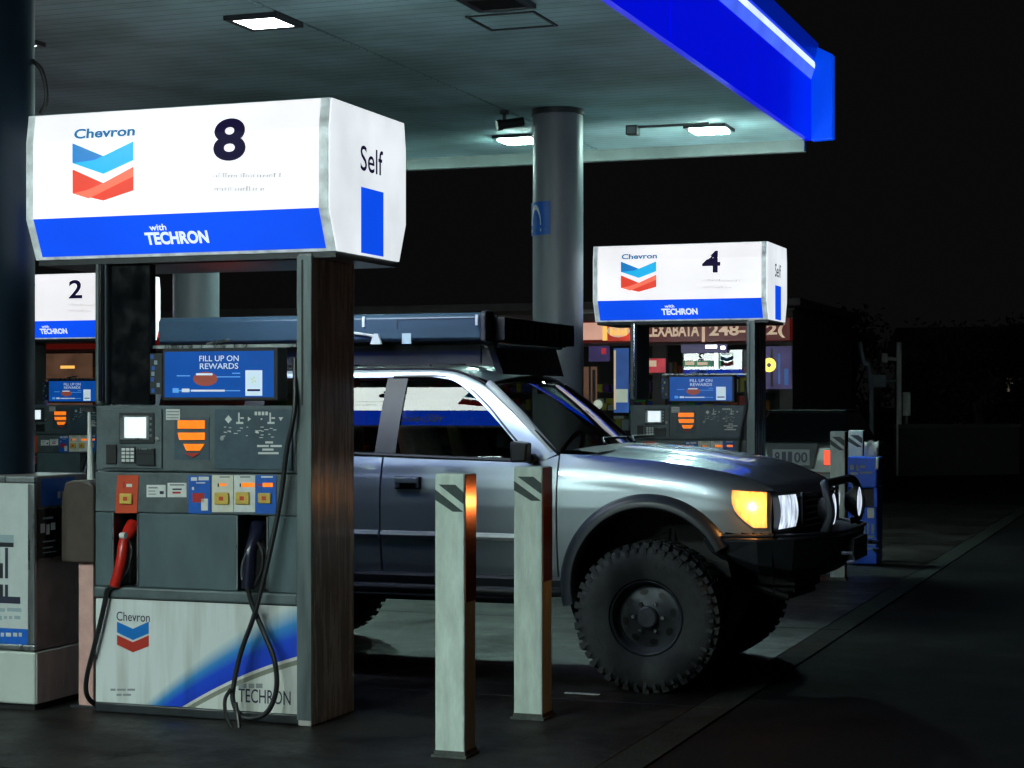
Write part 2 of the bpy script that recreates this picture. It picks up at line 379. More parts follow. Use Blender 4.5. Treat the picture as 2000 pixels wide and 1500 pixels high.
# ================================================================== CANOPY
CZ = 4.40
def canopy():
    t = thing('canopy', 'flat forecourt canopy with ribbed ceiling and glowing blue fascia over the pumps', 'canopy', (-8, 6, CZ))
    m = bpy.data.materials.new('ceiling_metal'); m.use_nodes = True; nt = m.node_tree; p = nt.nodes['Principled BSDF']
    p.inputs['Base Color'].default_value = (0.50, 0.68, 0.70, 1); p.inputs['Roughness'].default_value = 0.55; p.inputs['Specular IOR Level'].default_value = 0.25
    tc = nt.nodes.new('ShaderNodeTexCoord'); wv = nt.nodes.new('ShaderNodeTexWave'); wv.bands_direction = 'Y'; wv.wave_profile = 'SAW'
    wv.inputs['Scale'].default_value = 2.1; wv.inputs['Distortion'].default_value = 0.0
    nt.links.new(tc.outputs['Object'], wv.inputs['Vector'])
    bp = nt.nodes.new('ShaderNodeBump'); rc = nt.nodes.new('ShaderNodeValToRGB'); rc.color_ramp.elements[0].position = 0.02; rc.color_ramp.elements[0].color = (0.15, 0.28, 0.30, 1); rc.color_ramp.elements[1].position = 0.12; rc.color_ramp.elements[1].color = (0.42, 0.67, 0.71, 1)
    nt.links.new(wv.outputs['Fac'], rc.inputs['Fac'])
    nd = nt.nodes.new('ShaderNodeTexNoise'); nd.inputs['Scale'].default_value = 0.9; nd.inputs['Detail'].default_value = 6; nt.links.new(tc.outputs['Object'], nd.inputs['Vector'])
    rd = nt.nodes.new('ShaderNodeValToRGB'); rd.color_ramp.elements[0].position = 0.35; rd.color_ramp.elements[0].color = (0.62, 0.62, 0.60, 1); rd.color_ramp.elements[1].position = 0.6; nt.links.new(nd.outputs['Fac'], rd.inputs['Fac'])
    mc = nt.nodes.new('ShaderNodeMix'); mc.data_type = 'RGBA'; mc.blend_type = 'MULTIPLY'; mc.inputs['Factor'].default_value = 1.0
    nt.links.new(rc.outputs['Color'], mc.inputs['A']); nt.links.new(rd.outputs['Color'], mc.inputs['B']); nt.links.new(mc.outputs['Result'], p.inputs['Base Color'])
    bp.inputs['Strength'].default_value = 0.6; bp.inputs['Distance'].default_value = 0.02
    nt.links.new(wv.outputs['Fac'], bp.inputs['Height']); nt.links.new(bp.outputs[0], p.inputs['Normal'])
    M['ceiling_metal'] = m
    X1, Y1 = -3.87, 19.75
    seam = W(600, 50, 10)  # seam runs in depth
    Zs = (CZ - EYE) * 3600 / (HOR - 122); u = (770 - 1000) / 3600; xs = Zs * (u * cs - sn)
    b = MB()
    b.box(-22, xs - 0.02, -9, Y1, CZ, CZ + 0.12); b.box(xs + 0.02, X1 - 0.01, -9, Y1, CZ, CZ + 0.12)
    b.build('ceiling_deck', 'ceiling_metal', t)
    MB().box(xs - 0.02, xs + 0.02, -9, Y1, CZ + 0.015, CZ + 0.1).build('ceiling_seam', 'black', t)
    M['trim_grey'] = mat('trim_grey', (0.16, 0.20, 0.19), 0.5, var=0.3, vscale=2)
    # far edge trim
    MB().box(-22, X1 - 0.01, Y1 + 0.003, Y1 + 0.10, CZ - 0.13, CZ + 0.3).build('edge_trim', 'trim_grey', t, bevel=0.01)
    # fascia on the right-hand edge
    b = MB(); prof = [(X1, CZ - 0.02), (X1 + 0.06, CZ - 0.02), (X1 + 0.06, CZ + 0.84), (X1, CZ + 0.84)]
    for i in range(10):
        ya = -9 + (Y1 + 9) * i / 10; yb = -9 + (Y1 + 9) * (i + 1) / 10
        b.prism([(x, z) for x, z in prof], 1, ya + 0.007, yb - 0.007)
    f = b.build('fascia_panel', 'fascia_blue', t)
    b = MB(); b.prism([(X1 + 0.0, CZ + 0.86), (X1 + 0.10, CZ + 0.86), (X1 + 0.13, CZ + 0.95), (X1 + 0.13, CZ + 1.03), (X1, CZ + 1.03)], 1, -9, Y1 + 0.04)
    b.build('fascia_lip', 'fascia_lip', t)
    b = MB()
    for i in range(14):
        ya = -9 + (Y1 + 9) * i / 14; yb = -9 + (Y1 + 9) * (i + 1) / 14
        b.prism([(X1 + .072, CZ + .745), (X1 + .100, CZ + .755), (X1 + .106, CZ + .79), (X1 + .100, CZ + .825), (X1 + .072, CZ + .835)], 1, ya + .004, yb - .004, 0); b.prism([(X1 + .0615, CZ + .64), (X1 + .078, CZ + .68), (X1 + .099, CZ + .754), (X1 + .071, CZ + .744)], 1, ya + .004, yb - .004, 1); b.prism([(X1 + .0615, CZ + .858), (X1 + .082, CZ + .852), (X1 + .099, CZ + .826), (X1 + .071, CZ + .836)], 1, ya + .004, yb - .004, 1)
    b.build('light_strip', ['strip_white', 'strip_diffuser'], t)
    # corner return that turns outwards at the far end
    b = MB()
    a = [(X1 + 0.062, Y1 - 0.02, CZ - 0.02), (X1 + 0.062, Y1 - 0.02, CZ + 1.02), (X1 + 0.29, Y1 + 0.02, CZ + 0.90), (X1 + 0.29, Y1 + 0.02, CZ - 0.005)]
    b.loft(a, [(x, y + 0.12, z) for x, y, z in a])
    b.build('corner_return', 'fascia_end', t, bevel=0.01)
    # outline of a blanked-off access panel
    b = MB()
    def cw(px, py):
        Z = (CZ - EYE) * 3600 / (HOR - py); u = (px - 1000) / 3600; return Z * (u * cs - sn), Z * (u * sn + cs)
    cx, cy = cw(1000, 40)
    for (xa, xb, ya, yb) in ((cx - .27, cx + .27, cy - .27, cy - .25), (cx - .27, cx + .27, cy + .25, cy + .27), (cx - .27, cx - .25, cy - .25, cy + .25), (cx + .25, cx + .27, cy - .25, cy + .25)):
        b.box(xa, xb, ya, yb, CZ - 0.012, CZ + 0.01)
    b.build('access_panel_frame', 'frame_dark', t)
    # lamps
    def lamp(x, y, on, label):
        l = thing('canopy_light', label, 'ceiling light', (x, y, CZ), 'square lights in the canopy ceiling')
        b = MB(); h = 0.22
        for (xa, xb, ya, yb) in ((-h, h, -h, -h + .05), (-h, h, h - .05, h), (-h, -h + .05, -h + .05, h - .05), (h - .05, h, -h + .05, h - .05)):
            b.box(x + xa, x + xb, y + ya, y + yb, CZ - 0.035, CZ + 0.01)
        b.build('light_frame', 'frame_dark', l, bevel=0.005)
        lo = .054 if on == 'lamp_lens' and y > 15 else .030
        MB().box(x - .17, x + .17, y - .17, y + .17, CZ - lo, CZ - 0.004).build('light_lens', on or 'lamp_off', l)
    lamp(*cw(515, 38), 'lamp_weak', 'glowing square ceiling light above the big sign numbered 8')
    lamp(*cw(1385, 248), 'lamp_lens', 'glowing ceiling light to the right of the round column, near the blue fascia corner')
    lamp(*cw(1012, 268), 'lamp_lens', 'glowing ceiling light half hidden behind the round column')
    lamp(*cw(970, 0), None, 'dark unlit ceiling fixture at the top edge above the round column')
    for (x, y, k) in ((-8.7, 12.2, 'lamp_lens'), (-8.7, 18.5, 'lamp_lens'), (-4.63, 1.8, 'lamp_near'), (-6.67, 1.8, 'lamp_near'), (-8.7, 1.8, 'lamp_near'), (-4.63, -4.4, 'lamp_near'), (-6.67, -4.4, 'lamp_near'), (-8.7, -4.4, 'lamp_near')):
        lamp(x, y, k, 'glowing ceiling light of the canopy outside the picture')
    return cw
cw = canopy()

def column(x, y, r, label, m='column'):
    t = thing('canopy_column', label, 'column', (x, y, 0), 'round columns carrying the canopy')
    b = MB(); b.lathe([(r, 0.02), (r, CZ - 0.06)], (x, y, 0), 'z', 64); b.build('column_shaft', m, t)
    b = MB(); b.lathe([(r + .012, CZ - 0.06), (r + .012, CZ - 0.004)], (x, y, 0), 'z', 64); b.build('column_collar', 'frame_dark', t)
    b = MB(); b.lathe([(0.0, 0.12), (r + 0.05, 0.12), (r + 0.06, 0.0)], (x, y, 0), 'z', 48); b.build('column_base', 'frame_dark', t)
    return t
COLX, COLY = -5.74, 16.95
column(COLX, COLY, 0.245, 'tall round grey column beside the lit pump sign numbered 4')
colL = W(-22, 700, 8.13)
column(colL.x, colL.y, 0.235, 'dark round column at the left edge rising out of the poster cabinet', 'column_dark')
p = W(383, 600, 16.95); column(p.x, p.y, 0.24, 'pinkish lit column seen through the gap under the sign numbered 8')

def column_things():
    # small blue sign plate wrapped on the far column
    r = 0.252
    t = thing('column_sign', 'small blue sign plate with white arch mark on the round grey column', 'sign', (COLX, COLY, 3.3))
    def pt(a, z, e=0.0): return (COLX + (r + e) * math.sin(a), COLY - (r + e) * math.cos(a), z)
    z0, z1 = 3.17, 3.49
    A0, A1 = -1.12, 0.03
    P = [[pt(lerp(A0, A1, i / 12), z) for z in (z0, z1)] for i in range(13)]
    Q = [[pt(lerp(A0, A1, i / 12), z, 0.006) for z in (z0, z1)] for i in range(13)]
    b = MB(); b.grid(P); b.grid(Q); 
    b.build('sign_plate', 'label_blue', t)
    # white arch with a dark figure
    b = MB()
    ring = []
    def mp(s, tt): return pt(lerp(A0, A1, s), lerp(z0, z1, tt), 0.010)
    b.flat([mp(.12 + .28 * (1 - math.cos(a)), .30 + .62 * math.sin(a)) for a in [math.pi * k / 10 for k in range(11)]], 0)
    b.flat([pt(lerp(A0, A1, s), lerp(z0, z1, q), 0.014) for s, q in ((.30, .36), (.50, .36), (.44, .72), (.36, .72))], 1)
    b.flat([mp(.12, .10), mp(.68, .10), mp(.68, .18), mp(.12, .18)], 0)
    b.build('sign_mark', ['label_white', 'label_blue'], t)
    # camera under the ceiling left of the column
    x, y = cw(985, 216)
    t = thing('security_camera', 'small dark security camera under the canopy ceiling left of the column', 'camera', (x, y, CZ))
    b = MB(); b.lathe([(0, 0), (.05, 0), (.05, -.03), (.018, -.04), (.018, -.10), (0, -.10)], (x, y, CZ - .002), 'z', 16); b.build('camera_mount', 'frame_dark', t)
    b = MB(); b.tube([(x + .16, y + .1, CZ - .10), (x - .02, y - .02, CZ - .14)], .045, 14); b.tube([(x - .02, y - .02, CZ - .14), (x - .06, y - .045, CZ - .15)], .055, 14); b.build('camera_body', 'black', t)
    x, y = cw(1236, 245)
    t = thing('ceiling_box', 'small square junction box hanging under the ceiling near the far lights', 'junction box', (x, y, CZ))
    MB().box(x - .06, x + .06, y - .06, y + .06, CZ - .10, CZ - .004).build('box_body', 'frame_dark', t, bevel=.006)
    MB().box(x - .045, x + .045, y - .063, y - .061, CZ - .09, CZ - .02).build('box_cover', 'pump_grey', t)
    b = MB(); b.tube([(x + .06, y, CZ - .02), (x + .8, y, CZ - .02)], .014, 8); b.build('conduit', 'frame_dark', t)
    # loop of cable beside the left column
    pts = [W(62, 118, 8.2), W(80, 135, 8.2), W(90, 170, 8.2), W(90, 200, 8.2), W(80, 222, 8.2)]
    b = MB(); b.tube(spline([tuple(q) for q in pts], 6), .012, 8)
    tag(b.build('power_cable', 'black'), 'black cable bowing out from the left column above the sign numbered 8', 'cable')
column_things()

# ================================================================== FUEL PUMPS
YF = 7.95                       # front plane of the near pump
YS = 7.85; YSB = 8.77           # sign front and back
PC = W(392, 1408, YF); PX = PC.x; PYC = 8.22
def X(px, Y=YF): return ratio(px) * Y
def Zp(py, px=392, Y=YF): return W(px, py, Y).z

def fuel_pump():
    t = thing('fuel_pump', 'nearest fuel pump under the big lit sign numbered 8, with red and black nozzles', 'fuel pump', (PX, PYC, 0), 'fuel pumps under the canopy')
    D1 = 8.40
    xl, xr = X(186), X(581)
    def z(py): return Zp(py)
    zb, zw0, zw1, zled, zn1, zg1, zm1 = 0.0, z(1383), z(1177), z(1150), z(1005), z(923), z(792)
    # plinth
    MB().box(xl - .005, X(606), YF + .005, D1, 0.002, zw0 - .004).build('plinth', 'frame_dark', t, bevel=.006)
    # lower cabinet + printed panel
    c = MB().box(xl, xr, YF + .012, D1, zw0 - .004, zw1 + .004).build('lower_cabinet', 'pump_grey', t, bevel=.006)
    m = bpy.data.materials.new('printed_panel'); m.use_nodes = True; nt = m.node_tree; pb = nt.nodes['Principled BSDF']
    pb.inputs['Roughness'].default_value = 0.4
    tc = nt.nodes.new('ShaderNodeTexCoord'); sp = nt.nodes.new('ShaderNodeSeparateXYZ'); nt.links.new(tc.outputs['Object'], sp.inputs[0])
    # line of the swoosh: through (x0,z0) with a gentle curve
    pa = W(352, 1383, YF); pe = W(578, 1283, YF); ax, az = pa.x - PX, pa.z; bx, bz = pe.x - PX, pe.z
    def math_node(op, a, b=None, c=None):
        n = nt.nodes.new('ShaderNodeMath'); n.operation = op
        for i, q in enumerate((a, b, c)):
            if q is None: continue
            if isinstance(q, (int, float)): n.inputs[i].default_value = q
            else: nt.links.new(q, n.inputs[i])
        return n.outputs[0]
    tt = math_node('DIVIDE', math_node('SUBTRACT', sp.outputs['X'], ax), bx - ax)
    zl = math_node('MULTIPLY_ADD', tt, (bz - az), az)
    zl = math_node('ADD', zl, math_node('MULTIPLY', math_node('MULTIPLY', tt, math_node('SUBTRACT', 1.0, tt)), 0.10))
    dz = math_node('SUBTRACT', sp.outputs['Z'], zl)            # height above the swoosh edge
    wid = math_node('MULTIPLY_ADD', tt, 0.09, 0.17)
    k = math_node('DIVIDE', dz, wid)
    ramp = nt.nodes.new('ShaderNodeValToRGB'); E = ramp.color_ramp.elements
    E[0].position = 0.0; E[0].color = (0.008, 0.05, 0.62, 1); E[1].position = 1.0; E[1].color = (0.68, 0.72, 0.72, 1)
    for pos, col in ((0.35, (0.006, 0.07, 0.66, 1)), (0.62, (0.04, 0.26, 0.62, 1)), (0.85, (0.42, 0.55, 0.64, 1))):
        e = E.new(pos); e.color = col
    nt.links.new(k, ramp.inputs['Fac'])
    above = math_node('GREATER_THAN', dz, 0.0)
    rim = math_node('LESS_THAN', math_node('ABSOLUTE', math_node('ADD', dz, 0.028)), 0.012)
    mx = nt.nodes.new('ShaderNodeMix'); mx.data_type = 'RGBA'; mx.inputs['A'].default_value = (0.68, 0.70, 0.67, 1)
    nt.links.new(above, mx.inputs['Factor']); nt.links.new(ramp.outputs['Color'], mx.inputs['B'])
    mr = nt.nodes.new('ShaderNodeMix'); mr.data_type = 'RGBA'; nt.links.new(rim, mr.inputs['Factor']); nt.links.new(mx.outputs['Result'], mr.inputs['A']); mr.inputs['B'].default_value = (0.24, 0.25, 0.20, 1)
    mpn = nt.nodes.new('ShaderNodeMapping'); mpn.inputs['Scale'].default_value = (9, 1, 0.7); nt.links.new(tc.outputs['Object'], mpn.inputs['Vector'])
    ns = nt.nodes.new('ShaderNodeTexNoise'); ns.inputs['Scale'].default_value = 2.0; ns.inputs['Detail'].default_value = 6; nt.links.new(mpn.outputs[0], ns.inputs['Vector'])
    rr = nt.nodes.new('ShaderNodeValToRGB'); q = rr.color_ramp.elements; q[0].position = 0.32; q[0].color = (0.50, 0.49, 0.40, 1); q[1].position = 0.55; q[1].color = (1, 1, 1, 1)
    nt.links.new(ns.outputs['Fac'], rr.inputs['Fac'])
    mm = nt.nodes.new('ShaderNodeMix'); mm.data_type = 'RGBA'; mm.blend_type = 'MULTIPLY'; mm.inputs['Factor'].default_value = 0.45
    nt.links.new(mr.outputs['Result'], mm.inputs['A']); nt.links.new(rr.outputs['Color'], mm.inputs['B'])
    nt.links.new(mm.outputs['Result'], pb.inputs['Base Color'])
    M['printed_panel'] = m
    b = MB(); b.box(xl + .004, xr - .003, YF, YF + .010, zw0, zw1, 0)
    def F(px, py, e=0.0015, Y=YF): q = W(px, py, Y); return (q.x, Y - e, q.z)
    def mapF(e, Y=YF): return lambda s, tt: (s, Y - e, tt)
    def tbox(p0, p1, p2, p3, Y=YF):   # px0, px1, py_bottom, py_top
        a, c2 = W(p0, p2, Y), W(p1, p3, Y); return (a.x, c2.x, a.z, c2.z)
    for (m_, pts) in ((1, [(229, 1214), (260, 1228), (291, 1214), (291, 1237), (260, 1250), (229, 1235)]), (2, [(229, 1240), (260, 1254), (291, 1241), (291, 1262), (260, 1274), (229, 1259)])):
        b.flat([F(x, y, .002) for x, y in pts], m_)
    b.text('Chevron', tbox(228, 293, 1212, 1197), mapF(.002), 3, .004)
    b.text('TECHRON', tbox(466, 568, 1371, 1350), mapF(.002), 3, .006)
    for i, (a0, a1) in enumerate(((466, 482), (486, 497), (500, 513))): b.flat([F(a0, 1344), F(a1, 1344), F(a1, 1335), F(a0, 1335)], 4)
    for yy, segs in ((1347, ((216, 226), (229, 246), (249, 264))), (1357, ((228, 238), (240, 256)))):
        for a0, a1 in segs: b.flat([F(a0, yy + 2), F(a1, yy + 2), F(a1, yy - 2), F(a0, yy - 2)], 4)
    b.build('printed_front', ['printed_panel', 'print_cyan', 'print_red', 'ink', 'grey_ink'], t)
    # ledge between the cabinet and the nozzle bay
    MB().box(xl - .003, xr + .004, YF - .012, D1, zw1 + .006, zled - .006).build('ledge', 'pump_grey', t, bevel=.01)
    # nozzle bay with two real recesses
    b = MB(); r1a, r1b, r2a, r2b = X(222), X(270), X(464), X(523)
    za, zc = zled - .004, zn1
    b.box(xl, r1a, YF, D1, za, zc); b.box(r1b, r2a, YF, D1, za, zc); b.box(r2b, xr, YF, D1, za, zc)
    b.build('nozzle_bay', 'pump_mid', t, bevel=.005)
    for ra, rb in ((r1a, r1b), (r2a, r2b)): MB().box(ra + .001, rb - .001, YF + .14, D1 - .01, za, zc - .001).build('nozzle_recess', 'black', t)
    b = MB()
    for xx in (r1a, r1b, r2a, r2b): b.box(xx - .004, xx + .004, YF - .006, YF - .001, za + .01, zc - .004)
    b.build('recess_trim', 'steel', t)
    # grade row
    MB().box(xl, xr, YF, D1, zn1 + .003, zg1 - .003).build('grade_panel', 'pump_grey', t, bevel=.005)
    def tagbox(name, p0, p1, y0, y1, mts, extra=(), e=.004, skew=0):
        b = MB(); b.loft([F(p0, y1, e), F(p1, y1, e), F(p1 + skew, y0, e), F(p0 + skew, y0, e)], [F(p0, y1, .0008), F(p1, y1, .0008), F(p1 + skew, y0, .0008), F(p0 + skew, y0, .0008)], 0)
        for (mi, q0, q1, w0, w1) in extra: b.flat([F(q0, w1, e + .0015), F(q1, w1, e + .0015), F(q1, w0, e + .0015), F(q0, w0, e + .0015)], mi)
        return b.build(name, mts, t)
    tagbox('grade_label', 226, 268, 928, 1002, ['label_orange', 'label_red', 'label_cream'], ((1, 241, 245, 940, 953), (2, 248, 259, 945, 951)), skew=4)
    tagbox('sticker', 287, 324, 947, 971, ['label_white', 'grey_ink', 'ink'], ((1, 291, 309, 951, 954), (1, 291, 304, 958, 960), (1, 291, 306, 964, 966), (2, 313, 321, 959, 965)))
    tagbox('sticker', 328, 365, 943, 971, ['label_white', 'ink', 'label_red'], ((1, 338, 356, 954, 957), (2, 338, 354, 960, 964), (1, 333, 361, 946, 948)))
    tagbox('sticker', 369, 412, 929, 1003, ['label_blue', 'label_white', 'label_red'], ((1, 374, 386, 932, 939), (1, 389, 409, 931, 938), (2, 377, 400, 963, 981), (1, 376, 380, 951, 957), (1, 394, 407, 974, 997), (1, 384, 402, 942, 944)))
    tagbox('grade_label', 415, 456, 928, 1000, ['label_cream', 'grey_ink', 'orange_lit', 'ink'], ((1, 430, 450, 930, 933), (3, 426, 429, 944, 951), (2, 430, 443, 944, 949)))
    tagbox('grade_label', 457.5, 499, 928, 1000, ['label_white', 'grey_ink', 'orange_lit', 'ink'], ((1, 470, 490, 930, 933), (3, 469, 472, 944, 951), (2, 473, 498, 943, 951)))
    tagbox('grade_label', 500.5, 540, 928, 1003, ['label_blue', 'label_white', 'orange_lit', 'label_red'], ((1, 511, 534, 930, 933), (2, 514, 534, 943, 951), (3, 503, 512, 945, 949)))
    for (q0, q1, w0, w1) in ((236, 260, 964, 984), (421, 449, 962, 985), (462, 489, 961, 985), (506, 531, 963, 983)):
        b = MB(); a, c2 = W(q0, w1, YF), W(q1, w0, YF); b.box(a.x, c2.x, YF - .016, YF - .0055, a.z, c2.z, 0)
        mx_, mz_ = (a.x + c2.x) / 2, (a.z + c2.z) / 2
        b.flat([(mx_ - .012, YF - .0175, mz_ - .01), (mx_ + .012, YF - .0175, mz_ - .01), (mx_ + .012, YF - .0175, mz_ + .01), (mx_ - .012, YF - .0175, mz_ + .01)], 1)
        b.build('grade_button', ['button_gold', 'label_orange'], t, bevel=.005)
    # payment section
    MB().box(xl, xr - .005, YF + .004, D1, zg1 + .002, zm1).build('payment_housing', 'pump_grey', t, bevel=.008)
    y0 = YF + .004
    def G(px, py, e): q = W(px, py, y0); return (q.x, y0 - e, q.z)
    def gbox(b, p0, p1, w0, w1, ea, eb, mi=0):
        a, c2 = W(p0, w1, y0), W(p1, w0, y0); b.box(a.x, c2.x, y0 - ea, y0 - eb, a.z, c2.z, mi)
    b = MB(); gbox(b, 200, 318, 799, 914, .010, 0.0005); b.build('card_terminal', 'pump_grey', t, bevel=.004)
    b = MB(); gbox(b, 420, 572, 799, 916, .008, 0.0005); b.build('instruction_panel', 'pump_teal', t, bevel=.004)
    b = MB(); gbox(b, 236, 304, 806, 866, .016, .0105); b.build('screen_bezel', 'frame_dark', t, bevel=.003)
    b = MB(); gbox(b, 238, 294, 812, 858, .0175, .0165, 1); gbox(b, 247, 289, 815, 855, .0195, .018, 0)
    for k in range(4): gbox(b, 296, 300, 815 + k * 11, 820 + k * 11, .019, .0165, 1)
    b.build('terminal_screen', ['lcd', 'steel'], t)
    b = MB(); gbox(b, 211, 231, 868, 906, .020, .0105); b.build('receipt_slot', 'black', t, bevel=.003)
    b = MB(); gbox(b, 240, 268, 873, 904, .018, .0105)
    for i in range(3):
        for j in range(4): gbox(b, 242 + i * 8.6, 248.5 + i * 8.6, 875 + j * 7.2, 880 + j * 7.2, .022, .0185, 1)
    b.build('keypad', ['frame_dark', 'label_white'], t)
    b = MB(); gbox(b, 271, 306, 876, 908, .026, .0105); gbox(b, 274, 303, 884, 888, .028, .0265, 1); gbox(b, 272, 300, 876, 878, .029, .0265, 2); b.build('card_reader', ['frame_dark', 'black', 'steel'], t, bevel=.003)
    b = MB(); b.lathe([(0, -.006), (.012, -.005), (.014, 0)], G(309, 857, .0105), 'y', 16); b.build('lock', 'steel', t)
    b = MB(); b.lathe([(0, -.006), (.011, -.005), (.013, 0)], G(436, 856, .0085), 'y', 16); b.build('lock', 'steel', t)
    b = MB(); gbox(b, 325, 352, 799, 820, .004, .0005)
    for k in range(3): gbox(b, 327, 350, 803 + k * 6, 805 + k * 6, .0055, .0045, 1)
    b.build('sticker', ['label_white', 'grey_ink'], t)
    b = MB()
    def slab(pts, mi=0, e=.01): b.loft([G(x, y, e) for x, y in pts], [G(x, y, .0005) for x, y in pts], mi)
    slab([(349, 821), (401, 821), (401, 837), (349, 837)]); slab([(349, 845), (401, 845), (401, 859), (352, 859)]); slab([(360, 867), (400, 867), (392, 880), (366, 880)])
    slab([(362, 885), (392, 885), (378, 893)], 1)
    b.build('price_display', ['orange_lit', 'label_red'], t)
    b = MB(); slab([(341, 815), (409, 815), (409, 898), (341, 898)], 0, .003); b.build('display_backplate', 'pump_teal', t)
    # white pictograms and lines of instructions
    b = MB(); e = .0095
    def q4(x0, x1, y1, y2): b.flat([G(x0, y2, e), G(x1, y2, e), G(x1, y1, e), G(x0, y1, e)])
    b.flat([G(x, y, e) for x, y in ((448, 811), (455, 819), (448, 827), (441, 819))])
    for xx in (471, 532):
        q4(xx - 4, xx - 1, 806, 824); q4(xx - 8, xx + 6, 824, 828); q4(xx, xx + 7, 815, 818)
    b.flat([G(x, y, e) for x, y in ((486, 814), (492, 818), (486, 823))]); b.flat([G(x, y, e) for x, y in ((546, 815), (555, 815), (550, 822))])
    for k in range(4): q4(499 + k * 7, 504 + k * 7, 804, 811)
    q4(511, 514, 817, 820)
    for (x0, x1, yy) in ((520, 535, 864), (504, 527, 871), (530, 552, 871), (514, 536, 878), (506, 546, 885)): q4(x0, x1, yy - 2, yy + 2)
    for k in range(26):
        xx = 432 + random.random() * 118; yy = 832 + random.random() * 22; q4(xx, xx + 3 + random.random() * 5, yy, yy + 1.4)
    b.build('instructions', 'label_white', t)
    # upper frame: posts, dark panel, media screen
    ztop = 2.262
    MB().box(X(585), X(611), YF - .018, D1 + .02, 0.0, ztop).build('side_post', 'side_steel', t, bevel=.008)
    b = MB(); b.box(X(584), X(611.6), YF - .022, YF - .0185, .03, ztop - .01); b.build('post_facing', 'post_steel', t)
    b = MB(); b.box(X(593), X(596), YF - .026, YF - .0225, zm1, ztop - .03); b.build('post_groove', 'black', t)
    MB().box(X(184), X(207), YF + .002, D1, zm1 + .003, ztop).build('side_post', 'post_steel', t, bevel=.012)
    b = MB(); b.tube([(X(200), YF - .012, zm1 + .02), (X(200), YF - .012, ztop - .02)], .014, 12); b.build('vapour_pipe', 'chrome', t)
    MB().box(X(208), X(287), YF + .03, YF + .09, zm1 + .003, ztop).build('dark_panel', 'smoked', t, bevel=.01)
    MB().box(X(185), X(611), YF + .04, D1 - .04, z(512), ztop + .02).build('top_beam', 'frame_dark', t)
    s0 = YF + .03
    q0, q1 = W(320, 783, s0), W(539, 678, s0)
    MB().box(q0.x - .012, q1.x + .012, s0 + .0005, s0 + .10, q0.z, q1.z).build('screen_housing', 'black', t, bevel=.006)
    b = MB()
    def S(px, py, e): q = W(px, py, s0); return (q.x, s0 - e, q.z)
    def sq(x0, x1, w0, w1, mi, e): b.flat([S(x0, w1, e), S(x1, w1, e), S(x1, w0, e), S(x0, w0, e)], mi)
    a, c2 = W(322, 776, s0), W(535, 685, s0); b.box(a.x, c2.x, s0 - .002, s0, a.z, c2.z, 0)
    mS = lambda s, tt: (s, s0 - .004, tt)
    def sb(p0, p1, w1, w0): a, c3 = W(p0, w1, s0), W(p1, w0, s0); return (a.x, c3.x, a.z, c3.z)
    b.text('FILL UP ON', sb(390, 467, 706, 694), mS, 1, .01); b.text('REWARDS', sb(391, 466, 721, 709), mS, 1, .01)
    pts = [(452 - 25 + 0, 0)]
    b.flat([S(402 + 24 * math.cos(a_) , 740 + 14 * math.sin(a_), .004) for a_ in [2 * math.pi * k / 14 for k in range(14)]], 4)
    sq(384, 416, 729, 733, 8, .005)
    sq(338, 470, 762, 764, 3, .004); sq(338, 350, 758, 767, 3, .0045); sq(356, 371, 759, 766, 1, .0045); sq(374, 440, 761, 765, 1, .0045)
    sq(346, 372, 733, 735, 3, .004); sq(424, 470, 735, 737, 3, .004); sq(454, 470, 728, 730, 3, .004)
    sq(480, 513, 723, 773, 2, .004); sq(484, 509, 760, 764, 7, .005)
    cx_, cy_ = 496.5, 742
    for k in range(9):
        a_ = 2 * math.pi * k / 9
        b.flat([S(cx_ + 2.5 * math.cos(a_ - .3), cy_ + 2.8 * math.sin(a_ - .3), .0052), S(cx_ + 7.5 * math.cos(a_), cy_ + 8.5 * math.sin(a_), .0052), S(cx_ + 2.5 * math.cos(a_ + .3), cy_ + 2.8 * math.sin(a_ + .3), .0052)], 5 if k % 2 else 6)
    b.build('media_screen', ['screen_blue', 'screen_text', 'screen_card', 'screen_line', 'screen_red', 'screen_green', 'screen_gold', 'number_ink', 'screen_card'], t)
    b = MB(); a, c2 = W(293, 770, s0), W(316, 690, s0); b.box(a.x, c2.x, s0, s0 + .05, a.z, c2.z, 0)
    for k in range(7): xx = 294 + random.random() * 16; yy = 693 + k * 11; b.flat([S(xx, yy + 8, .0015), S(xx + 6, yy + 8, .0015), S(xx + 6, yy, .0015), S(xx, yy, .0015)], 1 + k % 2)
    b.build('side_speaker', ['frame_dark', 'label_blue', 'poster_grey'], t)
    # bracket over the media screen
    b = MB(); b.tube([S(398, 672, -.03), S(420, 668, -.02), S(443, 664, -.03)], .008, 8); b.box(X(288), X(583), YF + .05, YF + .08, z(679), z(673)); b.build('screen_bracket', 'steel', t)

    # ---- illuminated sign
    sx0, sx1 = X(50, YS), X(641, YS); xc = (sx0 + sx1) / 2; yc = (YS + YSB) / 2
    zt, zbu, zbo = 2.99, 2.468, 2.272
    def ysurf(tz): return curve1([(zbo, YS + .085), (zbu, YS), (2.85, YS), (zt, YS + .022)])(tz)
    def front(e): return lambda s, tz: (s, ysurf(tz) - e, tz)
    def back(e): return lambda s, tz: (2 * xc - s, 2 * yc - ysurf(tz) + e, tz)
    zz = [zbo, zbu, 2.85, zt]
    prof = [(ysurf(q), q) for q in zz] + [(2 * yc - ysurf(q), q) for q in reversed(zz)]
    b = MB(); b.prism([(y, q) for y, q in prof], 0, sx0 + .004, sx1 - .004); b.build('sign_cabinet', 'sign_edge', t)
    inset = .048
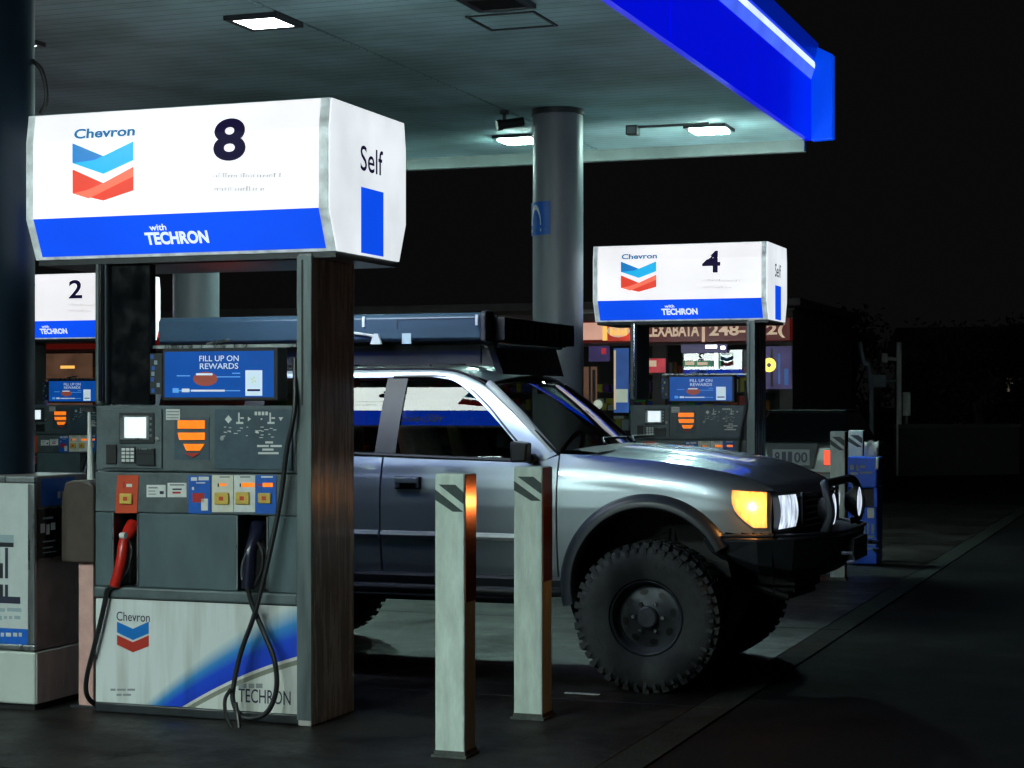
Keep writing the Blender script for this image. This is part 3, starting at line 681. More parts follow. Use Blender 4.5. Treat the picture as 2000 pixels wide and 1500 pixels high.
    for side, mp in (('front', front), ('back', back)):
        b = MB(); x0, x1 = sx0 + inset, sx1 - inset
        P = lambda s, q, e: mp(e)(s, q)
        for qa, qb, mi in ((zbu, 2.85, 0), (2.85, zt - .004, 0), (zbo + .012, zbu, 1)):
            b.flat([P(x0, qa, .004), P(x1, qa, .004), P(x1, qb, .004), P(x0, qb, .004)], mi)
        def pq(px, py): q = W(px, py, YS); return (q.x, q.z)
        def poly(pts, mi, e=.006):
            b.flat([P(*pq(px, py), e) for px, py in pts], mi)
        poly([(143, 280), (203, 305), (262, 276), (262, 313), (203, 340), (143, 319)], 2)
        poly([(143, 280), (190, 300), (203, 305), (185, 313), (143, 319)], 3, .0075)
        poly([(143, 331), (203, 358), (262, 326), (262, 372), (203, 392), (143, 378)], 4)
        poly([(203, 358), (262, 326), (262, 345), (215, 368), (175, 388), (143, 378), (170, 372)], 5, .0075)
        def bx(p0, p1, w1, w0): a, c3 = W(p0, w1, YS), W(p1, w0, YS); return (a.x, c3.x, a.z, c3.z)
        b.text('Chevron', bx(145, 264, 272, 245), mp(.006), 6, .03)
        yy = YS + .05
        b.text('TECHRON', (W(275, 460, YS).x, W(398, 460, YS).x, 2.325, 2.385), mp(.0065), 7, .04)
        b.text('with', (W(287, 460, YS).x, W(320, 460, YS).x, 2.392, 2.422), mp(.0065), 7, .02)
        random.seed(3)
        for yy, xa, xb in ((343, 418, 548), (369, 420, 518)):
            xx = xa
            while xx < xb:
                w_ = 8 + random.random() * 22; x2 = xx
                while x2 < min(xb, xx + w_):
                    hh = random.choice((5, 5, 6, 9)); g = 1.2 + random.random() * 1.6
                    poly([(x2, yy + 4), (x2 + g, yy + 4), (x2 + g, yy + 4 - hh), (x2, yy + 4 - hh)], 8)
                    if random.random() < .6: poly([(x2 + g, yy + 4 - hh), (x2 + g + 2.2, yy + 4 - hh), (x2 + g + 2.2, yy + 5.4 - hh), (x2 + g, yy + 5.4 - hh)], 8)
                    x2 += g + 3.0
                xx += w_ + 5
        b.build('sign_face', ['sign_white' if side == 'front' else 'sign_back', 'sign_blue' if side == 'front' else 'sign_back_blue', 'logo_cyan', 'logo_blue', 'logo_red', 'logo_orange', 'logo_word', 'sign_text', 'fine_ink'], t)
    for side in (1, -1):
        xs_ = sx1 if side == 1 else sx0
        def SP(y, q, e=0.0):
            return (xs_ + side * e, y if side == 1 else 2 * yc - y, q)
        b = MB(); d_ = .012
        b.loft([SP(y, q, .004) for y, q in [(ysurf(q) + d_, q) for q in zz] + [(2 * yc - ysurf(q) - d_, q) for q in reversed(zz)]],
               [SP(y, q, -.003) for y, q in [(ysurf(q) + d_, q) for q in zz] + [(2 * yc - ysurf(q) - d_, q) for q in reversed(zz)]], 0)
        def sy(px): return WX(px, 400, sx1).y
        def sz(px, py): return WX(px, py, sx1).z
        b.text('Self', (sy(702), sy(746), 2.685, 2.81), lambda s, q: SP(s, q, .006), 2, .008)
        b.flat([SP(sy(703), 2.282, .006), SP(sy(747), 2.282, .006), SP(sy(747), 2.605, .006), SP(sy(703), 2.605, .006)], 1)
        b.build('sign_end', ['sign_side', 'sign_blue', 'number_ink'], t)
    b = MB(); b.box(sx0 + .01, sx1 - .01, YS + .10, 2 * yc - YS - .10, zbo - .03, zbo - .001); b.build('sign_tray', 'frame_dark', t)

    # ---- nozzles and hoses
    def H(pts, Y): return [(W(px, py, Y + dy)) for px, py, dy in pts]
    yh = YF - .05
    b = MB(); path = spline([tuple(q) for q in H([(262, 1026, .10), (252, 1040, .06), (242, 1062, .02), (238, 1090, 0), (231, 1122, -.01), (224, 1144, -.01)], YF - .01)], 6)
    n = len(path); b.tube(path, [lerp(.042, .030, min(1, i / (n * .35))) if i < n * .35 else lerp(.030, .027, i / n) for i in range(n)], 14)
    nz = b.build('fuel_nozzle', 'nozzle_red', t); nz['label'] = 'red nozzle in the left recess'
    b = MB(); q = W(240, 1058, YF - .02); b.tube([W(252, 1050, YF + .02), W(258, 1075, YF), W(252, 1110, YF), W(238, 1132, YF - .01)], .007, 8); b.build('nozzle_guard', 'black', nz)
    b = MB(); b.tube([W(236, 1046, YF - .045), W(246, 1046, YF - .048)], .016, 10); b.build('nozzle_collar', 'label_white', nz)
    b = MB(); path = spline([tuple(q) for q in H([(505, 1030, .10), (500, 1048, .05), (490, 1075, .01), (488, 1105, 0), (484, 1150, -.01)], YF - .01)], 6); n = len(path)
    b.tube(path, [lerp(.045, .032, min(1, i / (n * .4))) for i in range(n)], 14)
    nz2 = b.build('fuel_nozzle', 'nozzle_black', t); nz2['label'] = 'dark nozzle in the right recess'
    b = MB(); b.tube(spline([tuple(q) for q in H([(500, 1055, .02), (512, 1075, -.01), (512, 1110, -.01), (496, 1146, -.01)], YF)], 5), .009, 8); b.build('nozzle_guard', 'black', nz2)
    b = MB(); b.tube(spline([tuple(q) for q in H([(482, 1080, -.03), (474, 1100, -.03), (472, 1125, -.03), (478, 1140, -.03)], YF)], 5), .006, 8); b.build('nozzle_lever', 'steel', nz2)
    b = MB(); b.tube(spline([tuple(q) for q in H([(576, 700, .05), (575, 800, 0), (560, 880, 0), (547, 980, 0), (520, 1110, -.02), (497, 1200, -.03), (472, 1270, -.03), (458, 1330, -.04), (455, 1368, -.05), (470, 1397, -.05), (497, 1402, -.05), (524, 1388, -.05), (540, 1345, -.04), (536, 1290, -.03), (515, 1235, -.01), (492, 1180, 0), (484, 1148, 0)], yh)], 8), .0125, 10)
    b.build('hose', 'rubber', t)
    b = MB(); b.tube(spline([tuple(q) for q in H([(452, 1345, -.06), (440, 1365, -.08), (441, 1395, -.10), (452, 1422, -.12), (463, 1440, -.13), (468, 1425, -.10), (464, 1395, -.07), (460, 1372, -.06)], yh)], 8), .010, 8)
    b.build('hose_retractor', 'rubber', t)
    b = MB(); b.tube(spline([tuple(q) for q in H([(224, 1142, 0), (210, 1152, 0), (204, 1180, 0), (195, 1220, 0), (181, 1275, 0), (170, 1320, .02), (168, 1350, .03), (176, 1368, .06), (190, 1378, .10)], YF - .03)], 8), .0125, 10)
    b.build('hose', 'rubber', t)
    return t, xc, yc, front, back

pump8, SXC, SYC, s_front, s_back = fuel_pump()
def number(body, root, dx=0):
    for mp in (s_front, s_back):
        b = MB(); a, c3 = W(418, 316, YS), W(481, 229, YS)
        b.text(body, (a.x, c3.x, a.z, c3.z), mp(.0075), 0, .035 if body == '8' else .02, 8)
        ORGSAVE = ORG[root.name]; ORG[root.name] = pump8.location.copy()
        b.build('pump_number', 'number_ink', root); ORG[root.name] = ORGSAVE
P4 = W(1497, 500, 16.80)
sxr = X(641, YS)
pump4 = dup(pump8, (PX + (P4.x - sxr), PYC + 16.80 - YS, 0), 'far fuel pump under the lit sign numbered 4, beyond the silver truck', ('dark_panel',))
P2 = W(148, 560, 17.45); n8 = W(449, 270, YS)
pump2 = dup(pump8, (PX + (P2.x - n8.x), PYC + 17.45 - YS, 0), 'far fuel pump under the lit sign numbered 2, seen left of the nearest pump', ('dark_panel',))
number('8', pump8); number('4', pump4); number('2', pump2)
for ch in [c for c in bpy.data.objects if c.parent is pump4]:
    k = ch.name.split('.')[0]
    if k.startswith('sign_') or k == 'pump_number' or k == 'top_beam': ch.location.z += 0.06
    elif k in ('side_post', 'post_facing', 'post_groove', 'vapour_pipe'): ch.scale.z = 1.03

# ================================================================== BOLLARDS
def bollard(x0, x1, y, h, label, src=None):
    xc = (x0 + x1) / 2; w = (x1 - x0) / 2
    t = thing('bollard', label, 'bollard', (xc, y + w, 0), 'square striped bollards at the island ends')
    b = MB(); b.box(x0, x1, y, y + 2 * w, 0.0, h); b.build('post', 'bollard', t, bevel=.008)
    b = MB(); za, zb_ = h - .165, h - .045
    b.flat([(x0 + .012, y - .002, za), (x1 - .004, y - .002, za), (x1 - .004, y - .002, zb_), (x0 + .012, y - .002, zb_)], 0) if False else None
    L = x1 - x0
    def p(s, q): return (x0 + s * L, y - .0025, lerp(za, zb_, q))
    b.flat([p(.02, .80), p(.02, .42), p(.62, 0), p(.95, 0), p(.95, .02)], 0)
    b.flat([p(.14, .98), p(.70, .98), p(.97, .72), p(.97, .28)], 0)
    b.flat([p(.02, .30), p(.02, .0), p(.40, .0)], 0) if False else None
    b.build('stripe_tape', 'tape_dark', t)
    b = MB(); b.box(x1 + .0005, x1 + .004, y + .008, y + 2 * w - .008, h - .56, h - .004); b.build('reflector_tape', 'tape_red', t)
    b = MB(); b.box(x0 - .012, x1 + .012, y - .012, y + 2 * w + .012, 0, .012); b.box(x0 - .0022, x1 + .0022, y - .0022, y + 2 * w + .0022, .012, .03); 
    b.build('base_grime', 'scuff', t)
    return t
a, c2 = W(849, 1478, 7.45), W(907, 1478, 7.45); bollard(a.x, c2.x, 7.45, 1.238, 'nearer of the two white square bollards in front of the truck door')
a, c2 = W(1003, 1404, 8.48), W(1059, 1404, 8.48); bollard(a.x, c2.x, 8.48, 1.235, 'white square bollard standing in front of the truck front wheel arch')
a, c2 = W(1621, 1000, 16.1), W(1650, 1000, 16.1); bollard(a.x, c2.x, 16.1, 1.305, 'far striped bollard beyond the truck bumper, left of the blue bin')
a, c2 = W(1657, 1000, 18.25), W(1685, 1000, 18.25); bollard(a.x, c2.x, 18.25, 1.285, 'far striped bollard directly behind the blue bin')

# ================================================================== POSTER CABINET at the left column
def cabinet():
    yf = 7.86; xr = W(68, 1385, yf).x; xl = xr - 0.86; yb = 8.36
    t = thing('poster_cabinet', 'pale cabinet with framed poster wrapped round the left column foot', 'cabinet', ((xl + xr) / 2, 8.1, 0))
    z1 = W(60, 1272, yf).z; z2 = W(60, 930, yf).z
    MB().box(xl, xr - .003, yf + .006, yb, .03, z1 - .006).build('base_box', 'box_white', t, bevel=.01)
    MB().box(xr - .0025, xr + .003, yf + .016, yb - .01, .035, z1 - .012).build('base_side', 'box_side_pale', t)
    MB().box(xl + .01, xr - .006, yf + .02, yb - .02, z1 - .004, z2).build('upper_box', 'box_side', t, bevel=.008)
    MB().box(xl + .02, xr - .02, yf + .03, yb - .03, 0, .028).build('plinth', 'black', t)
    b = MB(); xo = xr - .004
    for (xa, xb, za, zb) in ((xl, xo, z1, z1 + .03), (xl, xo, z2 - .035, z2 - .002), (xo - .04, xo, z1 + .031, z2 - .036), (xl, xl + .04, z1 + .031, z2 - .036)):
        b.box(xa, xb, yf, yf + .03, za, zb)
    b.build('poster_frame', 'steel', t, bevel=.006)
    b = MB(); xa, xb = xl + .041, xo - .041; za, zb = z1 + .032, z2 - .037
    b.box(xa, xb, yf + .012, yf + .02, za, zb, 0)
    def q(p0, p1, w0, w1, mi, e): 
        A, B = W(p0, w1, yf + .012), W(p1, w0, yf + .012); b.flat([(A.x, yf + .012 - e, A.z), (B.x, yf + .012 - e, A.z), (B.x, yf + .012 - e, B.z), (A.x, yf + .012 - e, B.z)], mi)
    q(-90, 57, 1229, 1262, 1, .001)
    for x0, x1 in ((-60, -40), (-34, -12), (2, 8), (12, 22), (26, 34), (37, 43)): q(x0, x1, 1236, 1243, 0, .002)
    q(-60, 27, 1045, 1065, 2, .001); q(-60, 27, 1060, 1066, 4, .002)
    q(10, 16, 1070, 1170, 3, .001); q(-40, 6, 1100, 1172, 4, .001); q(-40, 40, 1166, 1176, 3, .0015); q(-30, 20, 1130, 1140, 0, .002)
    for yy, segs in ((1188, ((-60, -20), (-14, 10), (14, 42))), (1203, ((-40, 4), (8, 14), (18, 24), (28, 40)))):
        for x0, x1 in segs: q(x0, x1, yy, yy + 6, 2, .001)
    b.build('poster', ['poster_white', 'label_blue', 'poster_grey', 'ink', 'frame_dark'], t)
    # things stuck on the right-hand side
    b = MB(); xs = xr - .003
    def sq(y0, y1, za, zb, mi, e): b.flat([(xs + e, y0, za), (xs + e, y1, za), (xs + e, y1, zb), (xs + e, y0, zb)], mi)
    def zs(py, px=90): return WX(px, py, xs).z
    sq(yf + .06, yf + .36, zs(988), zs(935), 0, .001)
    for k in range(3): sq(yf + .20 + k * .04, yf + .225 + k * .04, zs(975), zs(962), 1, .002)
    sq(yf + .03, yf + .26, zs(1092), zs(992), 2, .001)
    for y0, y1, za, zb in ((yf + .03, yf + .26, 1092, 1090), (yf + .03, yf + .26, 994, 991), (yf + .252, yf + .26, 1092, 991)): sq(y0, y1, zs(za), zs(zb), 3, .003)
    for k, (y0, y1, w0, w1) in enumerate(((.05, .09, 1022, 1040), (.10, .13, 1024, 1044), (.14, .18, 1022, 1036), (.07, .16, 1010, 1014), (.07, .18, 1056, 1059), (.07, .16, 1068, 1071), (.07, .19, 1078, 1080))):
        sq(yf + y0, yf + y1, zs(w1), zs(w0), 1 if k < 3 else 4, .002)
    b.build('side_notice', ['label_blue', 'label_white', 'smoked', 'steel', 'poster_grey'], t)
cabinet()

def service_box():
    # washer box on a pale stand in the gap left of the nearest pump
    y = 8.02
    a, c2 = W(119, 1098, y), W(183, 942, y)
    t = thing('washer_box', 'brown windscreen washer box on pale pinkish stand between the cabinet and nearest pump', 'washer box', ((a.x + c2.x) / 2, y + .1, 0))
    b = MB(); w = c2.x - a.x
    poly = [(a.x, a.z), (c2.x, a.z), (c2.x, c2.z - .02)] + [(a.x + w * (.5 + .45 * math.cos(k)), c2.z - .02 + .03 * math.sin(k)) for k in (0.6, 1.2, 1.57, 2.0, 2.6)] + [(a.x, c2.z - .09)]
    b.prism([(x, z) for x, z in poly], 1, y, y + .22); b.build('washer_tank', 'brown', t, bevel=.01)
    a2, c3 = W(153, 1380, y + .03), W(182, 1098, y + .03)
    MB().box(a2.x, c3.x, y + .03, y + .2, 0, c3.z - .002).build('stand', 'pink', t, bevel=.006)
    MB().box(a.x + .05, c2.x + .0, y + .01, y + .22, 0, .012).build('foot_plate', 'frame_dark', t)
    q = thing('squeegee', 'pale squeegee standing upright in the brown washer box', 'squeegee', (W(176, 940, y).x, y + .1, 1.1))
    b = MB(); p0, p1 = W(177, 945, y + .1), W(174, 800, y + .1); b.tube([p0, W(176, 880, y + .1), p1], [.018, .013, .008], 10); b.build('handle', 'white_paint', q)
    b = MB(); p = W(173, 800, y + .1); b.box(p.x - .03, p.x + .03, y + .09, y + .12, p.z - .012, p.z + .012); b.build('blade', 'rubber', q)
service_box()

# ================================================================== BLUE BIN on the far island
def bin_():
    Yb = 17.7; a, c2 = W(1652, 1098, Yb), W(1713, 893, Yb)
    # keep it on the ground
    x0, x1 = a.x, c2.x; h = c2.z; dy = .34
    t = thing('litter_bin', 'blue litter bin with white printing at the end of the far island', 'bin', ((x0 + x1) / 2, Yb + dy / 2, 0))
    z1, z2 = W(1680, 990, Yb).z, W(1680, 953, Yb).z
    MB().box(x0 + .02, x1, Yb, Yb + dy, .01, z1).build('body', 'bin_blue', t, bevel=.015)
    MB().box(x0 + .03, x1 - .01, Yb + .10, Yb + dy - .02, z1, z2).build('opening', 'black', t)
    b = MB(); b.box(x0 + .0, x0 + .03, Yb, Yb + dy, z1 + .001, z2 - .001); b.box(x1 - .03, x1, Yb, Yb + dy, z1 + .001, z2 - .001); b.build('hood_post', 'bin_blue', t)
    MB().box(x0, x1, Yb - .01, Yb + dy, z2, h).build('hood', 'bin_blue', t, bevel=.015)
    b = MB()
    def q(p0, p1, w0, w1, mi, y): A, B = W(p0, w1, y), W(p1, w0, y); b.flat([(A.x, y, A.z), (B.x, y, A.z), (B.x, y, B.z), (A.x, y, B.z)], mi)
    ya = Yb - .013
    q(1660, 1668, 908, 918, 0, ya); q(1672, 1676, 908, 920, 0, ya); q(1680, 1690, 909, 914, 0, ya); q(1660, 1676, 922, 927, 0, ya); q(1680, 1704, 921, 925, 0, ya)
    ya = Yb - .003
    q(1684, 1690, 1024, 1042, 0, ya); q(1694, 1697, 1022, 1042, 0, ya); q(1702, 1707, 1024, 1042, 0, ya); q(1684, 1708, 1046, 1050, 0, ya); q(1688, 1708, 1060, 1064, 0, ya); q(1686, 1706, 1070, 1073, 0, ya)
    q(1664, 1680, 992, 1006, 1, ya); q(1694, 1707, 992, 1012, 2, ya)
    b.build('printing', ['poster_grey', 'label_red', 'label_white'], t)
    yt = Yb + .1; tw = thing('paper_towel', 'crumpled pale paper towel hanging out of the top of the blue bin', 'paper', (W(1705, 895, yt).x, yt, h))
    pts = [[W(lerp(1688, 1716, i / 6), 862 + 2.0 * math.sin(i * 1.7) + j * 8 + (4 * i / 6 if j else 0), yt - .02 * math.sin(i * 1.3 + j)) for j in range(5)] for i in range(7)]
    b = MB(); b.grid(pts)
    b.grid([[W(lerp(1711, 1717, i / 2) - j * .5, 893 + j * 8, yt - .13) for j in range(4)] for i in range(3)])
    o = b.build('paper_sheet', 'label_cream', tw); sd = o.modifiers.new('thick', 'SOLIDIFY'); sd.thickness = .004
bin_()
# ================================================================== SILVER 4x4
Y0 = 9.50; YC = 10.37
dside = curve1([(0.45, .075), (0.56, .045), (0.64, .025), (0.78, .006), (0.85, 0.0), (0.98, -.004), (1.08, .002), (1.13, .010), (1.145, .016), (1.19, .026), (1.25, .048), (1.30, .065)])
HB = 1.245
def dgreen(z): h = max(0.0, z - HB); return .050 + .31 * h + .25 * h * h
def GX(px, d=0.0): return ratio(px) * (Y0 + d)
def PS(px, py, e=0.0):
    d = .1
    for _ in range(5):
        p = W(px, py, Y0 + d - e); d = dgreen(p.z)
    return W(px, py, Y0 + d - e)
def mir(p): return (p[0], 2 * YC - p[1], p[2])
beltA, beltB = PS(680, 887), PS(1045, 903)
def belt(x): return lerp(beltA.z, beltB.z, (x - beltA.x) / (beltB.x - beltA.x))
WXF, WXR, WZ = -2.71, -5.40, .402
AX, AZ, AR = -2.705, .565, .455          # wheel arch
def ring_grid(A, B, n, e=0.0): return None

def truck():
    t = thing('suv', 'silver lifted four-wheel drive truck with roof rack and big tyres at the pumps', 'truck', (-4.2, YC, 0))
    def both(name, fn, mats, label=None, **k):
        for side in (0, 1):
            b = MB(); fn(b, (lambda p: p) if side == 0 else mir)
            b.build(name, mats, t, **k)
    xd0, xd1, xt = GX(742), GX(1087), -6.13
    def side_panel(xa, xb, zbot, ztop, n, m, keep=None, bend=None):
        def fn(b, mp):
            P = []
            for i in range(n + 1):
                x = lerp(xa, xb, i / n); row = []
                z0 = zbot(x) if callable(zbot) else zbot; z1 = ztop(x)
                for j in range(m + 1):
                    z = lerp(z0, z1, j / m); d = dside(z)
                    if bend: d = bend(x, z, z0, z1, d)
                    row.append(mp((x, Y0 + d, z)))
                P.append(row)
            b.grid(P, keep=keep)
            # returned edges so that the gap has depth
            for row in (P[0], P[-1]):
                b.grid([row, [(p[0], p[1] + (.03 if p[1] < YC else -.03), p[2]) for p in row]])
        return fn
    ztop = lambda x: belt(x) - .004
    both('door', side_panel(xd0 + .005, xd1 - .005, .60, lambda x: belt(x) - .004 if x < beltB.x else lerp(belt(x), 1.262, (x - beltB.x) / (xd1 - beltB.x)), 30, 60), 'paint', angle=25)
    both('door', side_panel(xd0 - .92, xd0 - .005, .60, ztop, 24, 60), 'paint', angle=25)
    rear_keep = lambda c: (c.x - (WXR)) ** 2 + (c.z - AZ) ** 2 > AR ** 2
    both('quarter_panel', side_panel(xt, xd0 - .928, .58, ztop, 60, 60, rear_keep), 'paint', angle=25)
    zef = curve1([(-3.15, 1.270), (-2.61, 1.229), (-2.25, 1.172), (-2.11, 1.128), (-2.02, 1.085), (-1.9, 1.05)])
    def ze(x): return (zef(x - .08) + zef(x) + zef(x + .08)) / 3
    HW = .10
    def bend(x, z, z0, z1, d):
        tt = max(0.0, min(1.0, (z - (z1 - .16)) / .16))
        d2 = dside(min(z, z1 - .16)) * (1 - tt) + (HW) * (1 - math.sqrt(max(0, 1 - tt * tt))) + tt * .0
        k = max(0.0, min(1.0, (x - (xd1)) / .35))
        d = lerp(d, d2, k)
        if x > -2.45: d += .075 * ((x + 2.45) / .42) ** 2.2
        return d
    fk = lambda c: (c.x - AX) ** 2 + (c.z - AZ) ** 2 > AR ** 2 and not (c.z < .862 and c.x > AX)
    both('front_fender', side_panel(xd1 + .004, -2.055, .50, lambda x: ze(x), 84, 70, fk, bend), 'paint', angle=25)
    # nose plan curve
    def xn(s): return -1.915 - .125 * abs(s) ** 2.6
    # bonnet
    P = []; n, m = 40, 56
    for i in range(n + 1):
        u = i / n; row = []
        for j in range(m + 1):
            s = lerp(-1, 1, j / m) * ((.87 - HW - .004) / .87)
            x = lerp(-3.07 + .10 * (1 - abs(s) ** 2) , xn(s) - .01, u)
            q = abs(s) / .88
            crown = .042 * (1 - q ** 2.4)
            bul = .014 * (1 / (1 + math.exp((q - .62) * 30)))
            z = ze(x) + crown + bul * min(1, (1 - u) * 4 + .1)
            if u > .93: z -= .05 * ((u - .93) / .07) ** 2
            row.append((x, YC + s * .87, z))
        P.append(row)
    b = MB(); b.grid(P); b.build('bonnet', 'paint', t, angle=60)
    # cowl with wipers
    b = MB(); cw_ = []
    for j in range(21):
        s = lerp(-.86, .86, j / 20)
        cw_.append([(-3.20 + .10 * (1 - s * s), YC + s * .87, 1.285 + .03 * (1 - s * s)), (-3.055 + .10 * (1 - s * s), YC + s * .87, 1.268 + .03 * (1 - s * s))])
    b.grid(cw_); b.build('cowl', 'plastic', t)
    for y in (9.95, 10.55):
        b = MB(); b.tube([(-3.09, y, 1.318), (-3.16, y + .18, 1.345), (-3.15, y + .62, 1.345)], .008, 6); b.build('wiper', 'plastic', t)
    # wheel arch flares
    for cx in (AX, WXR):
        for side in (0, 1):
            mp = (lambda p: p) if side == 0 else mir
            b = MB(); rows = []
            for k in range(49):
                a = R(lerp(28, 194, k / 48)); ca, sa = math.cos(a), math.sin(a)
                rows.append([mp((cx + r * ca, Y0 + yo, AZ + r * sa)) for r, yo in ((.500, .03), (.498, -.002), (.490, -.016), (.472, -.036), (.45, -.046), (.428, -.046), (.418, -.034), (.414, .05))])
            b.grid(rows); b.build('wheel_arch_flare', 'flare', t, angle=50)
            b = MB(); b.lathe([(.455, .0), (.455, .42), (0.0, .42)], (cx, Y0 if side == 0 else 2 * YC - Y0 - .42, AZ), 'y', 40); b.build('wheel_well', 'black', t) if side == 0 else None
    # side mouldings, sills, sliders
    def strip(b, mp, x0, x1, z0, z1, out):
        poly = [(Y0 + dside(z0) + .004, z0), (Y0 + dside(z0) - out * .7, z0 + .006), (Y0 + dside((z0 + z1) / 2) - out, (z0 + z1) / 2), (Y0 + dside(z1) - out * .6, z1 - .005), (Y0 + dside(z1) + .004, z1)]
        b.loft([mp((x0, y, z)) for y, z in poly], [mp((x1, y, z)) for y, z in poly])
    both('side_moulding', lambda b, mp: (strip(b, mp, xd0 + .008, GX(1072), .785, .833, .020), strip(b, mp, xd0 - .90, xd0 - .008, .785, .833, .020)), 'trim_silver')
    both('sill', lambda b, mp: b.loft([mp((xd0 - .92, Y0 + y, z)) for y, z in ((.02, .597), (.012, .58), (.03, .50), (.2, .50), (.2, .597))], [mp((xd1 + .08, Y0 + y, z)) for y, z in ((.02, .597), (.012, .58), (.03, .50), (.2, .50), (.2, .597))]), 'plastic')
    both('rock_slider', lambda b, mp: (b.tube([mp((xd0 - .85, Y0 + .03, .52)), mp((xd0 - .8, Y0 - .045, .515)), mp((xd1 - .10, Y0 - .045, .515)), mp((xd1 + .05, Y0 + .03, .52))], .028, 10), b.tube([mp((xd0 - .7, Y0 + .06, .475)), mp((xd1 - .06, Y0 + .06, .475))], .035, 10)), 'plastic')
    # door handle
    for side in (0, 1):
        mp = (lambda p: p) if side == 0 else mir
        d = W(797, 942, Y0); b = MB()
        def bx(x0, x1, y0, y1, z0, z1, mi): 
            a, c = mp((x0, y0, z0)), mp((x1, y1, z1)); b.box(a[0], c[0], a[1], c[1], a[2], c[2], mi)
        bx(d.x - .078, d.x + .078, Y0 - .012, Y0 + .02, d.z - .038, d.z + .034, 1)
        bx(d.x - .070, d.x + .070, Y0 - .036, Y0 - .0125, d.z - .004, d.z + .028, 0)
        bx(d.x - .070, d.x - .045, Y0 - .026, Y0 - .0125, d.z - .030, d.z - .002, 0); bx(d.x + .055, d.x + .070, Y0 - .026, Y0 - .0125, d.z - .030, d.z - .002, 0)
        b.build('door_handle', ['paint', 'black'], t, bevel=.004)
    # ---------------- greenhouse: glass on the curved side surface
    def glass_panel(cols, e=.012):
        def fn(b, mp):
            P = []
            for (x, zb_, zt_) in cols:
                P.append([mp((x, Y0 + dgreen(lerp(zb_, zt_, j / 16)) + e, lerp(zb_, zt_, j / 16))) for j in range(17)])
            b.grid(P)
        return fn
    topc = [PS(px, py) for px, py in ((770, 736), (840, 735), (880, 738), (905, 748), (930, 769), (960, 800), (985, 832), (1010, 862), (1032, 888), (1043, 903))]
    tf = curve1([(p.x, p.z) for p in topc])
    cols = [(x, belt(x) - .01, max(belt(x) + .001, tf(x))) for x in [lerp(topc[0].x, topc[-1].x, i / 60) for i in range(61)]]
    both('door_window', glass_panel(cols), 'side_glass', normals=True)
    zt_r = PS(700, 738).z
    cols = [(x, belt(x) - .01, zt_r) for x in [lerp(xd0 - .82, xd0 - .01, i / 12) for i in range(13)]]
    both('door_window', glass_panel(cols), 'side_glass')
    cols = [(x, belt(x) - .01, zt_r) for x in [lerp(-5.86, xd0 - .95, i / 12) for i in range(13)]]
    both('quarter_window', glass_panel(cols), 'side_glass')
    # pillars and rails
    def ribbon(b, mp, A, B, e, n=44, m=4):
        A = spline([tuple(p) for p in A], 6); B = spline([tuple(p) for p in B], 6)
        def at(L, u):
            k = u * (len(L) - 1); i = min(int(k), len(L) - 2); return L[i].lerp(L[i + 1], k - i)
        P = []
        for i in range(n + 1):
            a, c = at(A, i / n), at(B, i / n); row = []
            for j in range(m + 1):
                q = a.lerp(c, j / m); bulge = e * (1 + .8 * math.sin(math.pi * j / m))
                row.append(mp((q.x, Y0 + dgreen(q.z) - bulge, q.z)))
            row = [mp((a.x, Y0 + dgreen(a.z) + .02, a.z))] + row + [mp((c.x, Y0 + dgreen(c.z) + .03, c.z))]
            P.append(row)
        b.grid(P)
    zr = PS(678, 722).z
    back = lambda px, py: Vector((-5.98, 0, PS(px, py).z))
    outer = [Vector((-5.98, 0, zr))] + [PS(*q) for q in ((678, 722), (800, 721), (870, 722), (912, 732), (958, 757), (1003, 799), (1050, 846), (1090, 886))]
    inner = [Vector((-5.98, 0, zr - .045))] + [PS(*q) for q in ((678, 738), (800, 736), (852, 737), (893, 747), (935, 782), (975, 826), (1018, 876), (1052, 905))]
    both('roof_rail_pillar', lambda b, mp: ribbon(b, mp, outer, inner, .006, 70, 6), 'paint', angle=60)
    both('gutter', lambda b, mp: (b.tube([mp((q.x, Y0 + dgreen(q.z) - .006, q.z + .002)) for q in spline([tuple(q) for q in outer], 6)], .008, 6)), 'plastic')
    seal = [PS(775, 887)] + topc[0:1] + topc[1:]
    both('window_seal', lambda b, mp: b.tube([mp((q.x, Y0 + dgreen(q.z) + .004, q.z)) for q in spline([tuple(q) for q in topc], 5)], .013, 8), 'rubber')
    def bp(b, mp):
        P = [[mp((x, Y0 + dgreen(lerp(belt(x), zt_r + .004, j / 8)) + .002, lerp(belt(x), zt_r + .004, j / 8))) for j in range(9)] for x in (GX(738, .1), GX(752, .1), GX(754, .1), GX(778, .1))]
        b.grid(P)
    both('door_pillar', bp, 'plastic')
    both('belt_seal', lambda b, mp: b.tube([mp((x, Y0 + dgreen(belt(x)) - .004, belt(x) + .004)) for x in [lerp(-5.9, beltB.x + .02, i / 20) for i in range(21)]], .012, 8), 'rubber')
    both('rear_pillar', lambda b, mp: (b.grid([[mp((lerp(xa, xb, k / 3) - (.0 if xa > -5.7 else .0), Y0 + dgreen(lerp(belt(xa) - .01, zr, j / 8)) + .004, lerp(belt(xa) - .01, zr, j / 8))) for j in range(9)] for (xa, xb, k) in [(xd0 - .95, xd0 - .82, q) for q in range(4)]])), 'plastic')
    def dp(b, mp):
        P = []
        for k in range(5):
            row = []
            for j in range(11):
                z = lerp(belt(-6) - .01, zr, j / 10); x0 = -5.80; x1 = lerp(-6.13, -5.97, j / 10)
                row.append(mp((lerp(x0, x1, k / 4), Y0 + dgreen(z) + .03 * (k / 4) ** 2, z)))
            P.append(row)
        b.grid(P)
    both('rear_corner_pillar', dp, 'paint')
    # roof skin
    P = []
    xf = PS(958, 757)
